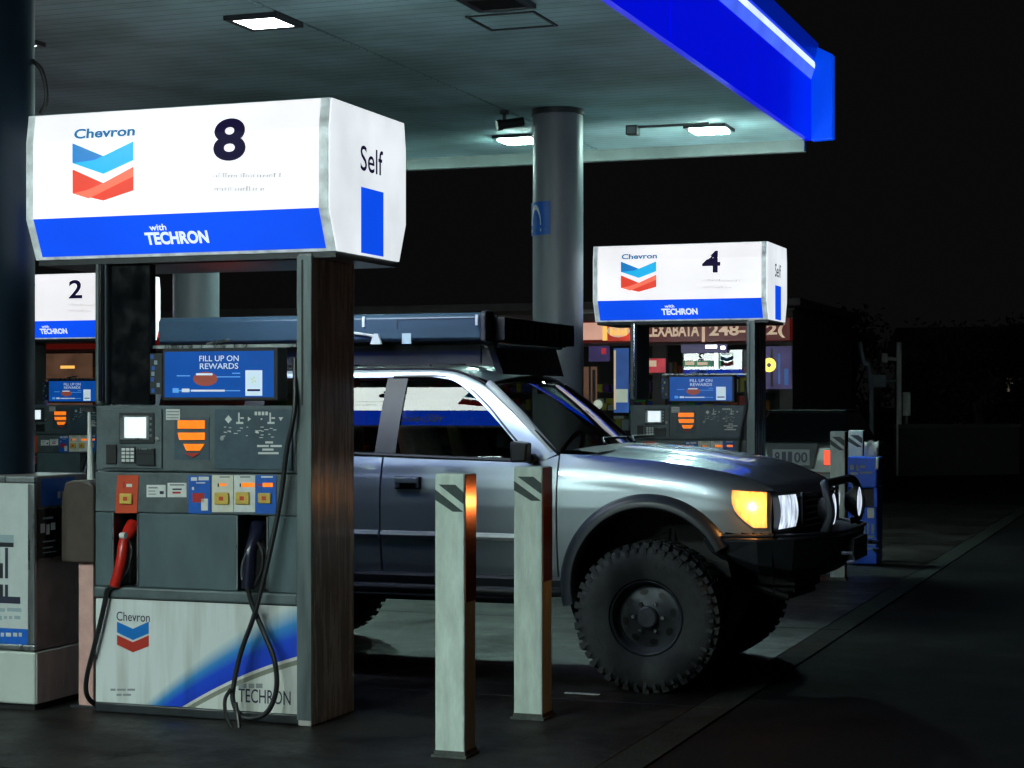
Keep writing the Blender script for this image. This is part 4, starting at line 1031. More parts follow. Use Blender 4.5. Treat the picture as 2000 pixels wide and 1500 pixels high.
    for i in range(31):
        u = i / 30; x = lerp(-5.98, xf.x + .03, u); row = []
        zg = zr if x < PS(870, 722).x else lerp(zr, xf.z + .012, ((x - PS(870, 722).x) / (xf.x + .03 - PS(870, 722).x)) ** 1.5)
        d = dgreen(zr) + .0
        for j in range(25):
            s = lerp(-1, 1, j / 24); row.append((x + .05 * (1 - s * s) * u ** 4, YC + s * (.87 - d), zg + .03 * (1 - abs(s) ** 2.5)))
        P.append(row)
    b = MB(); b.grid(P); b.build('roof', 'paint', t, angle=60)
    # tailgate + rear bumper + rear lamps
    P = []
    for j in range(17):
        z = lerp(.60, zr + .03, j / 16); x = -6.13 if z < 1.2 else lerp(-6.13, -5.98, (z - 1.2) / (zr - 1.2)); d = dside(z) if z < HB else dgreen(z)
        P.append([(x - .03 * (1 - s * s), YC + s * (.87 - d - .01), z) for s in [lerp(-1, 1, k / 12) for k in range(13)]])
    b = MB(); b.grid(P); b.build('tailgate', 'paint', t)
    MB().box(-6.34, -6.15, Y0 + .02, 2 * YC - Y0 - .02, .56, .74).build('rear_bumper', 'plastic', t, bevel=.03)
    for y in (Y0 + .05, 2 * YC - Y0 - .17):
        b = MB(); b.box(-6.19, -6.135, y - .012, y - .0005, .92, 1.18); b.box(-6.19, -6.135, y + .1205, y + .132, .92, 1.18); tb_ = b.build('tail_light', 'plastic', t)
        MB().box(-6.175, -6.135, y, y + .12, .93, 1.17).build('lamp_glass', 'brake_red', tb_)
    # windscreen
    pb_, pt_ = W(1090, 884, Y0 + .10), W(960, 752, Y0 + .24)
    P = []
    for i in range(15):
        u = i / 14; a = pb_.lerp(pt_, u); row = []
        hw = YC - a.y
        for j in range(25):
            s = lerp(-1, 1, j / 24); row.append((a.x + lerp(.10, .06, u) * (1 - s * s), YC + s * hw, a.z + .012 * math.sin(math.pi * u) + lerp(.02, .045, u) * (1 - s * s)))
        P.append(row)
    b = MB(); b.grid(P); b.build('windscreen', 'clear_glass', t)
    both('windscreen_trim', lambda b, mp: b.tube([mp(tuple(pb_ + Vector((0.01, -.01, -.004)))), mp(tuple(pb_.lerp(pt_, .5) + Vector((.01, -.012, .018)))), mp(tuple(pt_ + Vector((.01, -.006, .008))))], .012, 8), 'rubber')
    both('windscreen_pillar', lambda b, mp: b.tube([mp(tuple(pb_ + Vector((-.02, -.025, .0)))), mp(tuple(pb_.lerp(pt_, .5) + Vector((-.01, -.03, .016)))), mp(tuple(pt_ + Vector((-.005, -.03, .008))))], .026, 10), 'trim_silver')
    b = MB(); b.tube([(p[0] + .004, p[1], p[2] + .004) for p in P[-1]], .014, 8); b.build('windscreen_header', 'rubber', t)
    # ---------------- interior
    for y in (9.98, 10.76):
        b = MB(); 
        b.loft([(-4.02, y - .24, .80), (-4.02, y + .24, .80), (-4.16, y + .24, .80), (-4.16, y - .24, .80)], [(-4.22, y - .22, 1.42), (-4.22, y + .22, 1.42), (-4.32, y + .20, 1.42), (-4.32, y - .20, 1.42)])
        b.box(-4.10, -3.55, y - .25, y + .25, .72, .88)
        b.loft([(-4.23, y - .12, 1.45), (-4.23, y + .12, 1.45), (-4.31, y + .12, 1.45), (-4.31, y - .12, 1.45)], [(-4.26, y - .11, 1.60), (-4.26, y + .11, 1.60), (-4.33, y + .11, 1.60), (-4.33, y - .11, 1.60)])
        b.build('seat', 'seat', t, bevel=.04, seg=3)
    b = MB(); b.box(-5.25, -5.05, 9.75, 11.0, .75, 1.40); b.build('rear_bench', 'seat', t, bevel=.04, seg=3)
    b = MB(); b.loft([(-3.42, 9.68, 1.00), (-3.42, 11.06, 1.00), (-3.42, 11.06, 1.24), (-3.42, 9.68, 1.24)], [(-3.12, 9.70, 1.00), (-3.12, 11.04, 1.00), (-3.12, 11.0, 1.262), (-3.12, 9.74, 1.262)]); b.build('dashboard', 'plastic', t, bevel=.02)
    b = MB(); ctr = Vector((-3.58, 10.74, 1.20)); ax = Vector((-.9, 0, .45)).normalized(); uu = Vector((0, 1, 0)); vv = ax.cross(uu)
    b.tube([ctr + uu * .19 * math.cos(2 * math.pi * k / 28) + vv * .19 * math.sin(2 * math.pi * k / 28) for k in range(29)], .014, 8); b.tube([ctr - uu * .18, ctr + uu * .18], .018, 6); b.tube([ctr, (-3.4, 10.74, 1.12)], .03, 8)
    b.build('steering_wheel', 'plastic', t)
    b = MB(); b.tube([(-3.60, YC, 1.70), (-3.58, YC, 1.66)], .01, 6); b.box(-3.60, -3.57, YC - .13, YC + .13, 1.60, 1.66); b.build('inner_mirror', 'plastic', t, bevel=.01)
    MB().box(-6.0, -3.2, Y0 + .06, 2 * YC - Y0 - .06, .56, .70).build('floor_pan', 'black', t)
    both('inner_door', lambda b, mp: b.loft([mp(q) for q in ((-6.05, Y0 + .05, .70), (-3.12, Y0 + .05, .70), (-3.12, Y0 + .09, .70), (-6.05, Y0 + .09, .70))], [mp(q) for q in ((-6.05, Y0 + .07, 1.235), (-3.12, Y0 + .07, 1.215), (-3.12, Y0 + .11, 1.215), (-6.05, Y0 + .11, 1.235))]), 'plastic')
    MB().box(-3.12, -2.05, Y0 + .47, 2 * YC - Y0 - .47, .60, 1.02).build('engine_bay', 'black', t)
    # ---------------- mirror
    mpx = W(1017, 872, Y0 - .08)
    for side in (0, 1):
        mp = (lambda p: p) if side == 0 else mir
        b = MB(); r = []
        A = [(-.045, -.085, -.07), (.06, -.075, -.065), (.07, -.07, .05), (-.045, -.085, .065)]
        B_ = [(-.045, .075, -.075), (.05, .065, -.07), (.055, .06, .055), (-.045, .075, .07)]
        b.loft([mp((mpx.x + x * .85, Y0 - .08 + y * .85, 1.285 + z * .85)) for x, y, z in A], [mp((mpx.x + x * .85, Y0 - .08 + y * .85, 1.285 + z * .85)) for x, y, z in B_])
        b.tube([mp((mpx.x + .03, Y0 - .03, 1.245)), mp((mpx.x + .03, Y0 + .06, 1.24))], .03, 8)
        mm_ = b.build('door_mirror', 'plastic', t, bevel=.02, seg=3)
    # ---------------- front: grille, lamps
    P = []
    for j in range(31):
        s = lerp(-.955, .955, j / 30); P.append([(xn(s) + o, YC + s * .87, z) for z, o in ((.835, -.02), (.86, -.012), (.95, -.01), (1.04, -.015), (1.075, -.03), (1.085, -.06))])
    b = MB(); b.grid(P); b.build('front_panel', 'plastic', t)
    P = []
    for k in range(6):
        z = .885 + k * .034
        for s0_, s1_ in ((-.60, .60),): 
            P.append([(xn(lerp(s0_, s1_, i / 20)) + .006, YC + lerp(s0_, s1_, i / 20) * .87, z) for i in range(21)])
    b = MB()
    for row in P: b.tube(row, .007, 6)
    for s in (-.60, -.2, .2, .60): b.tube([(xn(s) + .004, YC + s * .87, .87), (xn(s) + .0, YC + s * .87, 1.065)], .012, 6)
    b.build('grille', 'chrome', t)
    for sg in (-1, 1):
        P = []
        for i in range(9):
            s = sg * lerp(.94, .72, i / 8)
            bot = .885 + .0 * i; top = 1.062
            P.append([(xn(s) + .006 + .014 * math.sin(math.pi * k / 8), YC + s * .87, lerp(bot + .006 * i / 8, top, k / 8)) for k in range(9)])
        b = MB(); b.grid(P); b.build('headlight', 'headlamp', t)
        # corner lamp wrapping on to the side
        cl = [W(px, py, Y0 + .02) for px, py in ((1431, 962), (1500, 960))]
        P = []
        xa, xb = cl[0].x, -2.075
        for i in range(15):
            u = i / 14; x = lerp(xa, xb, u)
            top = lerp(1.088, 1.078, u); bot = lerp(1.02, .892, min(1, u * 1.6) ** .6) if u < .62 else .892
            row = []
            for k in range(9):
                z = lerp(bot, top, k / 8); d = bend(x, min(z, ze(x) - .17), .862, ze(x), dside(z)) - .006 - .008 * math.sin(math.pi * k / 8)
                p = (x, Y0 + d, z); row.append(p if sg < 0 else mir(p))
            P.append(row)
        b = MB(); b.grid(P); lens = b.build('indicator', 'amber', t)
        b = MB(); cb = W(1470, 990, Y0); p = (cb.x, Y0 - .012, cb.z); 
        b.lathe([(0, -.008), (.012, -.004), (.018, .004)], p if sg < 0 else mir(p), 'y', 16); b.build('indicator_bulb', 'amber_bulb', lens)
    # ---------------- steel winch bumper with bull bar and round lamps
    half = [(-2.42, Y0 + .03), (-2.30, Y0 - .02), (-2.12, Y0 + .0), (-1.95, Y0 + .14), (-1.83, Y0 + .36), (-1.76, Y0 + .50), (-1.74, YC)]
    ring = half + [(x, 2 * YC - y) for x, y in reversed(half[:-1])] + [(-2.2, 2 * YC - Y0 - .12), (-2.2, Y0 + .12)]
    b = MB(); low = [(x + (YC * 0), y) for x, y in ring]
    def inset(p, k): return (lerp(p[0], -2.15, k), lerp(p[1], YC, k * .5))
    zt_ = .845
    A = [(*p, zt_ - .02) for p in ring]; Bt = [(*inset(p, .06), zt_) for p in ring]
    zl = lambda p: .66 if p[0] > -2.0 else lerp(.66, .76, min(1, (-2.0 - p[0]) / .35))
    Lw = [(*inset(p, .10), zl(p)) for p in ring]; Lb = [(*inset(p, .28), zl(p) - .05) for p in ring]
    b.loft(Lb, Lw); b.loft(Lw, A); b.loft(A, Bt)
    b.build('front_bumper', 'bumper_steel', t, bevel=.008)
    b = MB(); b.tube([(x + .004, y, zt_ + .004) for x, y in half[1:] + [(x, 2 * YC - y) for x, y in reversed(half[1:-1])]], .010, 8); b.build('bumper_edge', 'flare', t)
    b = MB()
    for y in (9.88, 10.86): b.tube(spline([(-1.84, y, .84), (-1.80, y, .95), (-1.83, y + (.02 if y < YC else -.02), 1.08), (-1.85, y + (.09 if y < YC else -.09), 1.11)], 6), .024, 10)
    b.tube([(-1.85, 9.97, 1.11), (-1.85, 10.77, 1.11)], .024, 10)
    b.build('bull_bar', 'rim', t)
    for y in (9.955, 10.785):
        b = MB(); b.lathe([(0, -.08), (.05, -.075), (.085, -.03), (.092, .0), (.088, .004)], (-1.80, y, .975), 'x', 28); b.tube([(-1.84, y, .88), (-1.84, y, .845)], .012, 6)
        l = b.build('driving_lamp', 'plastic', t)
        b = MB(); b.lathe([(0, .012), (.05, .009), (.084, .001)], (-1.80, y, .975), 'x', 28); b.build('lamp_glass', 'headlamp', l)
    b = MB(); b.tube([(-1.77, 10.2, .76), (-1.77, 10.54, .76)], .05, 14); b.box(-1.75, -1.72, 10.15, 10.59, .68, .80); b.build('winch', 'rim', t)
    for y in (9.93, 10.81): b = MB(); b.tube([(-1.75, y, .74), (-1.69, y, .74), (-1.68, y, .70), (-1.72, y, .69)], .012, 8); b.build('tow_shackle', 'steel', t)
    # ---------------- running gear
    b = MB(); b.tube([(WXF, 9.7, WZ), (WXF, 11.04, WZ)], .05, 12); b.tube([(WXR, 9.7, WZ), (WXR, 11.04, WZ)], .06, 12)
    b.lathe([(0, -.16), (.12, -.12), (.14, 0), (.12, .12), (0, .16)], (WXF, 10.5, WZ), 'x', 20)
    for y in (9.95, 10.79):
        b.box(-6.1, -2.0, y - .04, y + .04, .56, .68); b.tube([(WXF + .05, y - .05, .45), (WXF + .02, y, .85)], .035, 10); b.tube([(-3.4, y, .55), (WXF, y - .08, .38)], .03, 8)
    b.tube([(-2.35, 9.8, .46), (-2.35, 10.95, .46)], .02, 8); b.tube([(-2.30, 9.85, .58), (-2.05, 9.9, .50), (-2.0, 10.4, .50)], .022, 8)
    b.box(-2.5, -2.02, 10.0, 10.74, .50, .60)
    b.build('chassis', 'black', t)
    # ---------------- wheels
    def wheel(cx, y_out, sgn):      # sgn +1: outer face looks to -Y
        def Yh(h): return h * sgn
        prof = [(.200, .10), (.200, .03), (.208, .014), (.225, .008), (.262, -.004), (.315, -.010), (.350, -.004), (.372, .010), (.386, .034), (.392, .07), (.394, .145), (.392, .22), (.386, .256), (.35, .29), (.25, .285), (.20, .26)]
        rb = MB(); rb.lathe([(.200, .02), (.196, .016), (.188, .026), (.180, .075), (.165, .092), (.13, .088), (.105, .076), (.075, .066), (.06, .060), (.056, .030), (.048, .022), (0, .020)], (cx, y_out, WZ), 'y', 56) if sgn > 0 else rb.lathe([(r, -h) for r, h in [(.200, .02), (.196, .016), (.188, .026), (.180, .075), (.165, .092), (.13, .088), (.105, .076), (.075, .066), (.06, .060), (.056, .030), (.048, .022), (0, .020)]], (cx, y_out, WZ), 'y', 56)
        rim = rb.build('wheel', 'rim', t, angle=28)
        for k in range(8):
            hb = MB()
            a = 2 * math.pi * k / 8 + .2; c = (cx + .135 * math.cos(a), y_out + Yh(.0845), WZ + .135 * math.sin(a))
            ring = []
            for q in range(14):
                g = 2 * math.pi * q / 14; rr_ = .024 * math.cos(g); tt_ = .017 * math.sin(g)
                ring.append((c[0] - math.sin(a) * rr_ + math.cos(a) * tt_, c[1] - Yh(.0035 - .012 * (tt_ / .017) * .35), c[2] + math.cos(a) * rr_ + math.sin(a) * tt_))
            hb.flat(ring, 0); hb.build('rim_hole', 'black', rim)
        nb = MB()
        for k in range(6):
            nb = MB(); a = 2 * math.pi * k / 6; nb.tube([(cx + .082 * math.cos(a), y_out + Yh(.070), WZ + .082 * math.sin(a)), (cx + .082 * math.cos(a), y_out + Yh(.045), WZ + .082 * math.sin(a))], .010, 6); nb.build('wheel_nut', 'steel', rim)
        tb = MB(); tb.lathe([(r, Yh(h)) for r, h in prof], (cx, y_out, WZ), 'y', 72)
        N = 44
        def lug(a, da, r0, r1, h0, h1, skew=0.0):
            v = []
            for (r, h) in ((r0, h0), (r0, h1), (r1, h1), (r1, h0)):
                for sgn_a in (-1, 1):
                    aa = a + sgn_a * da + skew * (h - h0)
                    v.append((cx + r * math.cos(aa), y_out + Yh(h), WZ + r * math.sin(aa)))
            tb.add(v, [(0, 1, 3, 2), (2, 3, 5, 4), (4, 5, 7, 6), (6, 7, 1, 0), (0, 2, 4, 6), (1, 7, 5, 3)], 0)
        for k in range(N):
            a = 2 * math.pi * k / N
            w_ = .046 if k % 2 else .042
            lug(a, w_, .375, .402 if k % 2 else .400, .010 if k % 2 else .022, .10, .5)
            lug(a + .07, w_, .375, .404, .185, .278 if k % 2 else .266, -.5)
            lug(a + .03, .036, .385, .403, .106, .15, 1.6); lug(a + .10, .036, .385, .403, .142, .18, -1.6)
            lug(a, .026, .335 if k % 2 else .35, .374, -.0085, .02)
        for k in range(40):   # moulded ring of marks on the sidewall
            if k % 20 < 9: lug(2 * math.pi * k / 40 + .3, .045, .285, .305, -.0115, 0)
        tb.build('tyre', 'tyre', rim, angle=35)
    for cx in (WXF, WXR):
        wheel(cx, Y0 - .055, 1); wheel(cx, 2 * YC - Y0 + .055, -1)
    # ---------------- roof rack
    b = MB(); xa, xb = -5.85, -3.68; ya, yb = 9.80, 10.94
    for y in (ya, yb): b.tube([(xa, y, 1.90), (xb, y, 1.90)], .018, 8); b.tube([(xa, y, 2.03), (xb, y, 2.03)], .016, 8)
    for k in range(9):
        x = lerp(xa, xb, k / 8); b.box(x - .03, x + .03, ya, yb, 1.895, 1.912)
        for y in (ya, yb): b.tube([(x, y, 1.90), (x, y, 2.03)], .010, 6)
    for x in (xa + .25, -4.6, xb - .25):
        for y in (ya + .02, yb - .02): b.box(x - .04, x + .04, y - .02, y + .02, 1.765, 1.895)
    for y in (ya, yb): b.box(xa + .1, xb - .1, y - .012, y + .012, 1.772, 1.885)
    b.build('roof_rack', 'plastic', t)
    b = MB(); b.box(xb - .02, xb + .05, ya - .02, yb + .10, 1.905, 2.035)
    for k in range(10):
        y = lerp(ya + .03, yb, k / 9.6); b.box(xb + .0505, xb + .056, y, y + .085, 1.925, 2.015, 1)
    b.build('light_bar', ['plastic', 'smoked'], t, bevel=.01)
    b = MB(); b.loft([(xb - .08, ya + .02, 1.895), (xb - .08, yb, 1.895), (xb - .04, yb, 1.895), (xb - .04, ya + .02, 1.895)], [(xb - .02, ya + .04, 1.715), (xb - .02, yb - .02, 1.715), (xb + .02, yb - .02, 1.715), (xb + .02, ya + .04, 1.715)]); b.build('wind_deflector', 'black', t)
    # awning case on the near side of the rack
    x0_, x1_ = -5.80, W(944, 640, 9.70).x
    b = MB(); b.prism([(9.655, 1.915), (9.655, 2.035), (9.675, 2.058), (9.765, 2.058), (9.785, 2.035), (9.785, 1.905), (9.675, 1.900)], 0, x0_, x1_); 
    aw = b.build('awning_case', 'case_blue', t, bevel=.006)
    b = MB(); b.prism([(9.645, 1.895), (9.645, 2.05), (9.67, 2.068), (9.79, 2.068), (9.79, 1.89)], 0, x1_ + .001, x1_ + .035); b.build('end_cap', 'plastic', aw, bevel=.008)
    b = MB(); p0, p1 = W(775, 624, 9.654), W(930, 640, 9.654); b.box(p0.x, p1.x, 9.651, 9.6545, p0.z - .003, p0.z); b.box(p0.x, p0.x + .006, 9.651, 9.6545, p1.z, p0.z); b.build('seam', 'black', aw)
    b = MB()
    for px in (710, 931): 
        p0 = W(px, 640, 9.65); b.box(p0.x - .008, p0.x + .008, 9.646, 9.6545, 1.985, 2.045)
    b.build('strap', 'trim_silver', aw)
    b = MB(); p0 = W(735, 660, 9.64); b.loft([(p0.x - .035, 9.63, 1.885), (p0.x + .035, 9.63, 1.885), (p0.x + .012, 9.63, 1.945), (p0.x - .012, 9.63, 1.945)], [(p0.x - .035, 9.65, 1.885), (p0.x + .035, 9.65, 1.885), (p0.x + .012, 9.65, 1.945), (p0.x - .012, 9.65, 1.945)])
    b.tube([(p0.x, 9.64, 1.93), (p0.x - .16, 9.64, 1.955)], .008, 6); b.build('bracket', 'trim_silver', aw)
    b = MB(); p0 = W(793, 660, 9.64); b.box(p0.x - .028, p0.x + .028, 9.646, 9.6545, 1.885, 1.945)
    b.build('label_plate', 'poster_grey', aw)
    return t
truck()

# ================================================================== GREY SALOON at the shop
def saloon():
    Yb = 27.7; xc = ratio(1545) * Yb; w = .88
    t = thing('saloon_car', 'grey saloon car seen from behind, parked beyond the truck bonnet', 'car', (xc, Yb + 2.2, 0))
    prof = [(0.0, .42), (.02, .70), (.06, .93), (.55, .985), (.9, .96), (3.5, .93), (4.45, .78), (4.55, .45), (4.3, .22), (.25, .22)]
    def sec(k): return [(Yb + y * 1.0, z) for y, z in prof]
    b = MB(); b.loft([(xc - w, y + .03, min(z, .96)) for y, z in sec(0)], [(xc + w, y + .03, min(z, .96)) for y, z in sec(0)]); b.build('body', 'car_grey', t, bevel=.05, seg=3)
    g = [(.62, .97), (1.25, 1.42), (2.5, 1.44), (3.3, .95)]
    b = MB(); b.loft([(xc - w + .10 + (.16 if z > 1.2 else 0), Yb + y, z) for y, z in g], [(xc + w - .10 - (.16 if z > 1.2 else 0), Yb + y, z) for y, z in g]); b.build('cabin', 'smoked', t, bevel=.04, seg=3)
    b = MB(); b.box(xc - w + .26, xc + w - .26, Yb + 1.25, Yb + 2.5, 1.435, 1.462); b.build('roof', 'car_grey', t, bevel=.012)
    def q(px, py, e): p = W(px, py, Yb); return (p.x, Yb - e, p.z)
    b = MB(); b.flat([q(1494, 866, .012), (q(1598, 866, .012)), q(1588, 914, .02), q(1505, 914, .02)], 0); b.build('plate_recess', 'frame_dark', t)
    b = MB(); A, B = q(1510, 908, .03), q(1582, 878, .03); b.box(A[0], B[0], Yb - .034, Yb - .022, A[2], B[2]); pl = b.build('number_plate', 'grey_ink', t)
    b = MB(); b.text('8', (q(1514, 0, 0)[0], q(1524, 0, 0)[0], A[2] + .04, B[2] - .04), lambda s, z: (s, Yb - .037, z), 0, .02); b.text('00', (q(1552, 0, 0)[0], q(1578, 0, 0)[0], A[2] + .04, B[2] - .04), lambda s, z: (s, Yb - .037, z), 0, .02)
    for x_ in (1528, 1540): A2, B2 = q(x_, 905, 0), q(x_ + 8, 882, 0); b.flat([(A2[0], Yb - .037, A2[2]), (B2[0], Yb - .037, A2[2]), (B2[0], Yb - .037, B2[2]), (A2[0], Yb - .037, B2[2])], 0)
    b.build('plate_characters', 'ink', pl)
    for px in (1462, 1616):
        A, B = q(px - 6, 908, 0), q(px + 6, 880, 0); b = MB(); b.box(A[0], B[0], Yb - .035, Yb + .02, A[2], B[2]); b.build('tail_light', 'tail_red', t, bevel=.01)
    MB().box(xc - w + .02, xc + w - .02, Yb - .06, Yb + .02, .34, .52).build('bumper', 'car_grey', t, bevel=.03)
    for x in (xc - w + .02, xc + w - .22):
        for y in (.85, 3.6):
            b = MB(); b.lathe([(0, -.1), (.30, -.1), (.32, -.07), (.32, .07), (.30, .1), (0, .1)], (x + .1, Yb + y, .32), 'x', 24); b.build('wheel', 'tyre', t)
saloon()

# ================================================================== SHOP
def shop():
    Ys = 33.0
    xa, xb = -26.0, ratio(1548) * Ys
    def q(px, py, Y=Ys): return W(px, py, Y)
    t = thing('shop', 'low lit convenience shop with red sign band and posters behind the far pumps', 'shop', ((xa + xb) / 2, Ys, 0))
    zs0, zs1 = q(1400, 667).z, q(1400, 627).z
    # walls, roof, floor
    b = MB(); b.box(xa, xb, Ys + 6.0, Ys + 6.2, 0, 3.3); b.box(xa, xa + .2, Ys + .2, Ys + 6, 0, 3.3); b.box(xb - .2, xb, Ys + .2, Ys + 6, 0, 3.3)
    b.box(xa, xb, Ys, Ys + .18, 0, .45); b.box(xa, xb, Ys, Ys + .18, zs0 - .06, 3.25)
    n = 8
    for k in range(n + 1):
        x = lerp(xa + .12, xb - .12, k / n); b.box(x - .12, x + .12, Ys + .002, Ys + .178, .451, zs0 - .061)
    b.build('wall', 'shop_wall', t)
    MB().box(xa - .2, xb + .2, Ys - .3, Ys + 6.3, 3.31, 3.45).build('roof', 'shop_wall', t)
    # sign band
    b = MB(); b.box(xa, xb, Ys - .25, Ys - .004, zs0, zs1 + .02, 0); yy = Ys - .254
    def r(p0, p1, w0, w1, mi, e=0.0, Y=None):
        Y = Y or yy; A, B = q(p0, w1, Y), q(p1, w0, Y); b.flat([(A.x, Y - e, A.z), (B.x, Y - e, A.z), (B.x, Y - e, B.z), (A.x, Y - e, B.z)], mi)
    r(1136, 1177, 630, 664, 1); r(1177, 1186, 631, 665, 3); r(1186, 1262, 630, 666, 2)
    A = [q(1208 + 22 * math.cos(2 * math.pi * k / 16), 646 + 13 * math.sin(2 * math.pi * k / 16), yy) for k in range(16)]; b.flat([(p.x, yy - .006, p.z) for p in A], 4)
    for k in range(5): r(1192 + k * 7, 1197 + k * 7, 640 + (k % 2) * 4, 655, 3, .012)
    def tb(p0, p1, w1, w0): A, B = q(p0, w1, yy), q(p1, w0, yy); return (A.x, B.x, A.z, B.z)
    mf = lambda s, z: (s, yy - .01, z)
    b.text('LEXABA1A', tb(1264, 1366, 658, 632), mf, 4, .03); r(1371, 1377, 630, 668, 4, .01)
    b.text('248-', tb(1385, 1456, 656, 632), mf, 4, .03); b.text('2(', tb(1497, 1534, 660, 632), mf, 4, .03)
    for px0 in (-300, 40, 300): r(px0, px0 + 200, 632, 660, 2)
    b.build('sign_band', ['shop_dark_red', 'shop_pink', 'shop_red', 'shop_yellow', 'shop_letters'], t)
    # glazing
    b = MB(); b.box(xa + .2, xb - .2, Ys + .08, Ys + .10, .452, zs0 - .062); b.build('window', 'shop_glass', t)
    # inside: ceiling lights, shelves with goods
    b = MB()
    for x in [lerp(xa + 1.5, xb - 1.5, k / 5) for k in range(6)]: b.box(x - .5, x + .5, Ys + 2, Ys + 2.25, 3.05, 3.08)
    b.build('strip_light', 'shop_light', t)
    MB().box(xa + .2, xb - .2, Ys + .2, Ys + 6, .001, .03).build('floor', 'shop_wall', t)
    random.seed(11)
    sb_ = MB(); gd = MB()
    for row, yr in enumerate((Ys + 1.0, Ys + 2.4, Ys + 4.0, Ys + 5.6)):
        x = xa + .5
        hmax = (1.35, 1.6, 1.9, 2.5)[row]
        while x < xb - .6:
            L = 1.0 + random.random() * 1.2
            if random.random() < .8:
                lv = .25
                while lv < hmax:
                    sb_.box(x, min(x + L, xb - .3), yr, yr + .35, lv, lv + .03)
                    gx = x
                    while gx < min(x + L, xb - .3) - .12:
                        w_ = .07 + random.random() * .16; h_ = .10 + random.random() * .20
                        gd.box(gx, gx + w_, yr + .02, yr + .25, lv + .032, lv + .032 + h_, random.randrange(8)); gx += w_ + .015 + random.random() * .04
                    lv += .38
            x += L + .25
    sb_.build('shelf', 'wood', t)
    cols = [(0.5, .03, .02), (.02, .08, .5), (.6, .5, .06), (.05, .35, .08), (.7, .7, .65), (.55, .18, .02), (.15, .03, .25), (.4, .35, .3)]
    for i, c_ in enumerate(cols): M['goods%d' % i] = mat('packaging_%s' % 'red blue yellow green white orange purple beige'.split()[i], c_, .4)
    g = gd.build('merchandise', ['goods%d' % i for i in range(8)], t); g['kind'] = 'stuff'
    # posters and lit signs in the window
    def poster(p0, p1, w0, w1, mats, extra=(), Y=Ys - .01):
        nonlocal b
        b = MB(); A, B = q(p0, w1, Y), q(p1, w0, Y); b.box(A.x, B.x, Y, Y + .012, A.z, B.z, 0)
        for (mi, a0, a1, v0, v1) in extra: r(a0, a1, v0, v1, mi, .002, Y)
        b.build('window_poster', mats, t)
    M['lit_blue'] = emat('lit_blue', (.05, .16, .55), 0.330, var=.4); M['lit_pale'] = emat('lit_pale', (.75, .9, .72), 0.360, var=.3); M['lit_purple'] = emat('lit_purple', (.10, .07, .25), 0.270, var=.5); M['lit_brown'] = emat('lit_brown', (.25, .13, .08), 0.270, var=.4); M['lit_red'] = emat('lit_red', (.8, .05, .08), 0.330, var=.5); M['lit_green'] = emat('lit_green', (.05, .35, .15), 0.240, var=.6)
    poster(1199, 1228, 680, 806, ['lit_blue', 'lit_pale', 'shop_letters'], ((1, 1203, 1226, 760, 786), (2, 1199, 1203, 684, 800)))
    poster(1140, 1166, 716, 790, ['lit_brown', 'frame_dark', 'shop_wall'], ((1, 1150, 1154, 716, 790), (2, 1157, 1163, 722, 784)))
    poster(1150, 1190, 676, 706, ['lit_purple', 'lit_red'], ((1, 1175, 1184, 680, 692),))
    poster(1262, 1300, 700, 728, ['lit_red', 'shop_letters', 'lit_purple'], ((1, 1268, 1282, 704, 716),))
    poster(1330, 1420, 672, 690, ['lit_purple', 'shop_light', 'lit_green'], ((1, 1378, 1400, 674, 680), (1, 1408, 1416, 676, 682)))
    poster(1334, 1408, 704, 716, ['lit_green', 'shop_letters', 'shop_light'], ((1, 1338, 1356, 706, 713), (1, 1362, 1382, 707, 713), (2, 1396, 1402, 690, 720)))
    poster(1496, 1546, 676, 760, ['lit_purple', 'lit_blue', 'frame_dark'], ((1, 1520, 1524, 690, 750), (2, 1505, 1510, 680, 755), (1, 1532, 1540, 720, 752)))
    poster(1250, 1310, 852, 870, ['lit_green', 'goods3'], ())
    b = MB(); p = q(1502, 713, Ys - .03); b.tube([(p.x + .085 * math.cos(a), Ys - .03, p.z + .085 * math.sin(a)) for a in [2 * math.pi * k / 16 for k in range(17)]], .045, 8); b.build('neon_sign', 'neon_yellow', t)
    b = MB(); p = q(1168, 790, Ys - .03); b.lathe([(0, -.02), (.08, -.015), (.09, 0)], (p.x, Ys - .03, p.z), 'y', 18); b.build('round_notice', 'lit_pale', t)
    poster(66, 108, 870, 905, ['shop_yellow', 'shop_letters'], ((1, 72, 90, 876, 900),)); poster(96, 180, 850, 925, ['lit_red', 'shop_letters'], ((1, 116, 152, 880, 893),), Ys - .03)
    poster(66, 180, 690, 840, ['lit_brown', 'shop_yellow', 'lit_red', 'lit_purple'], ((1, 118, 146, 714, 720), (2, 124, 144, 742, 752), (3, 70, 95, 760, 820)), Ys - .05)
shop()

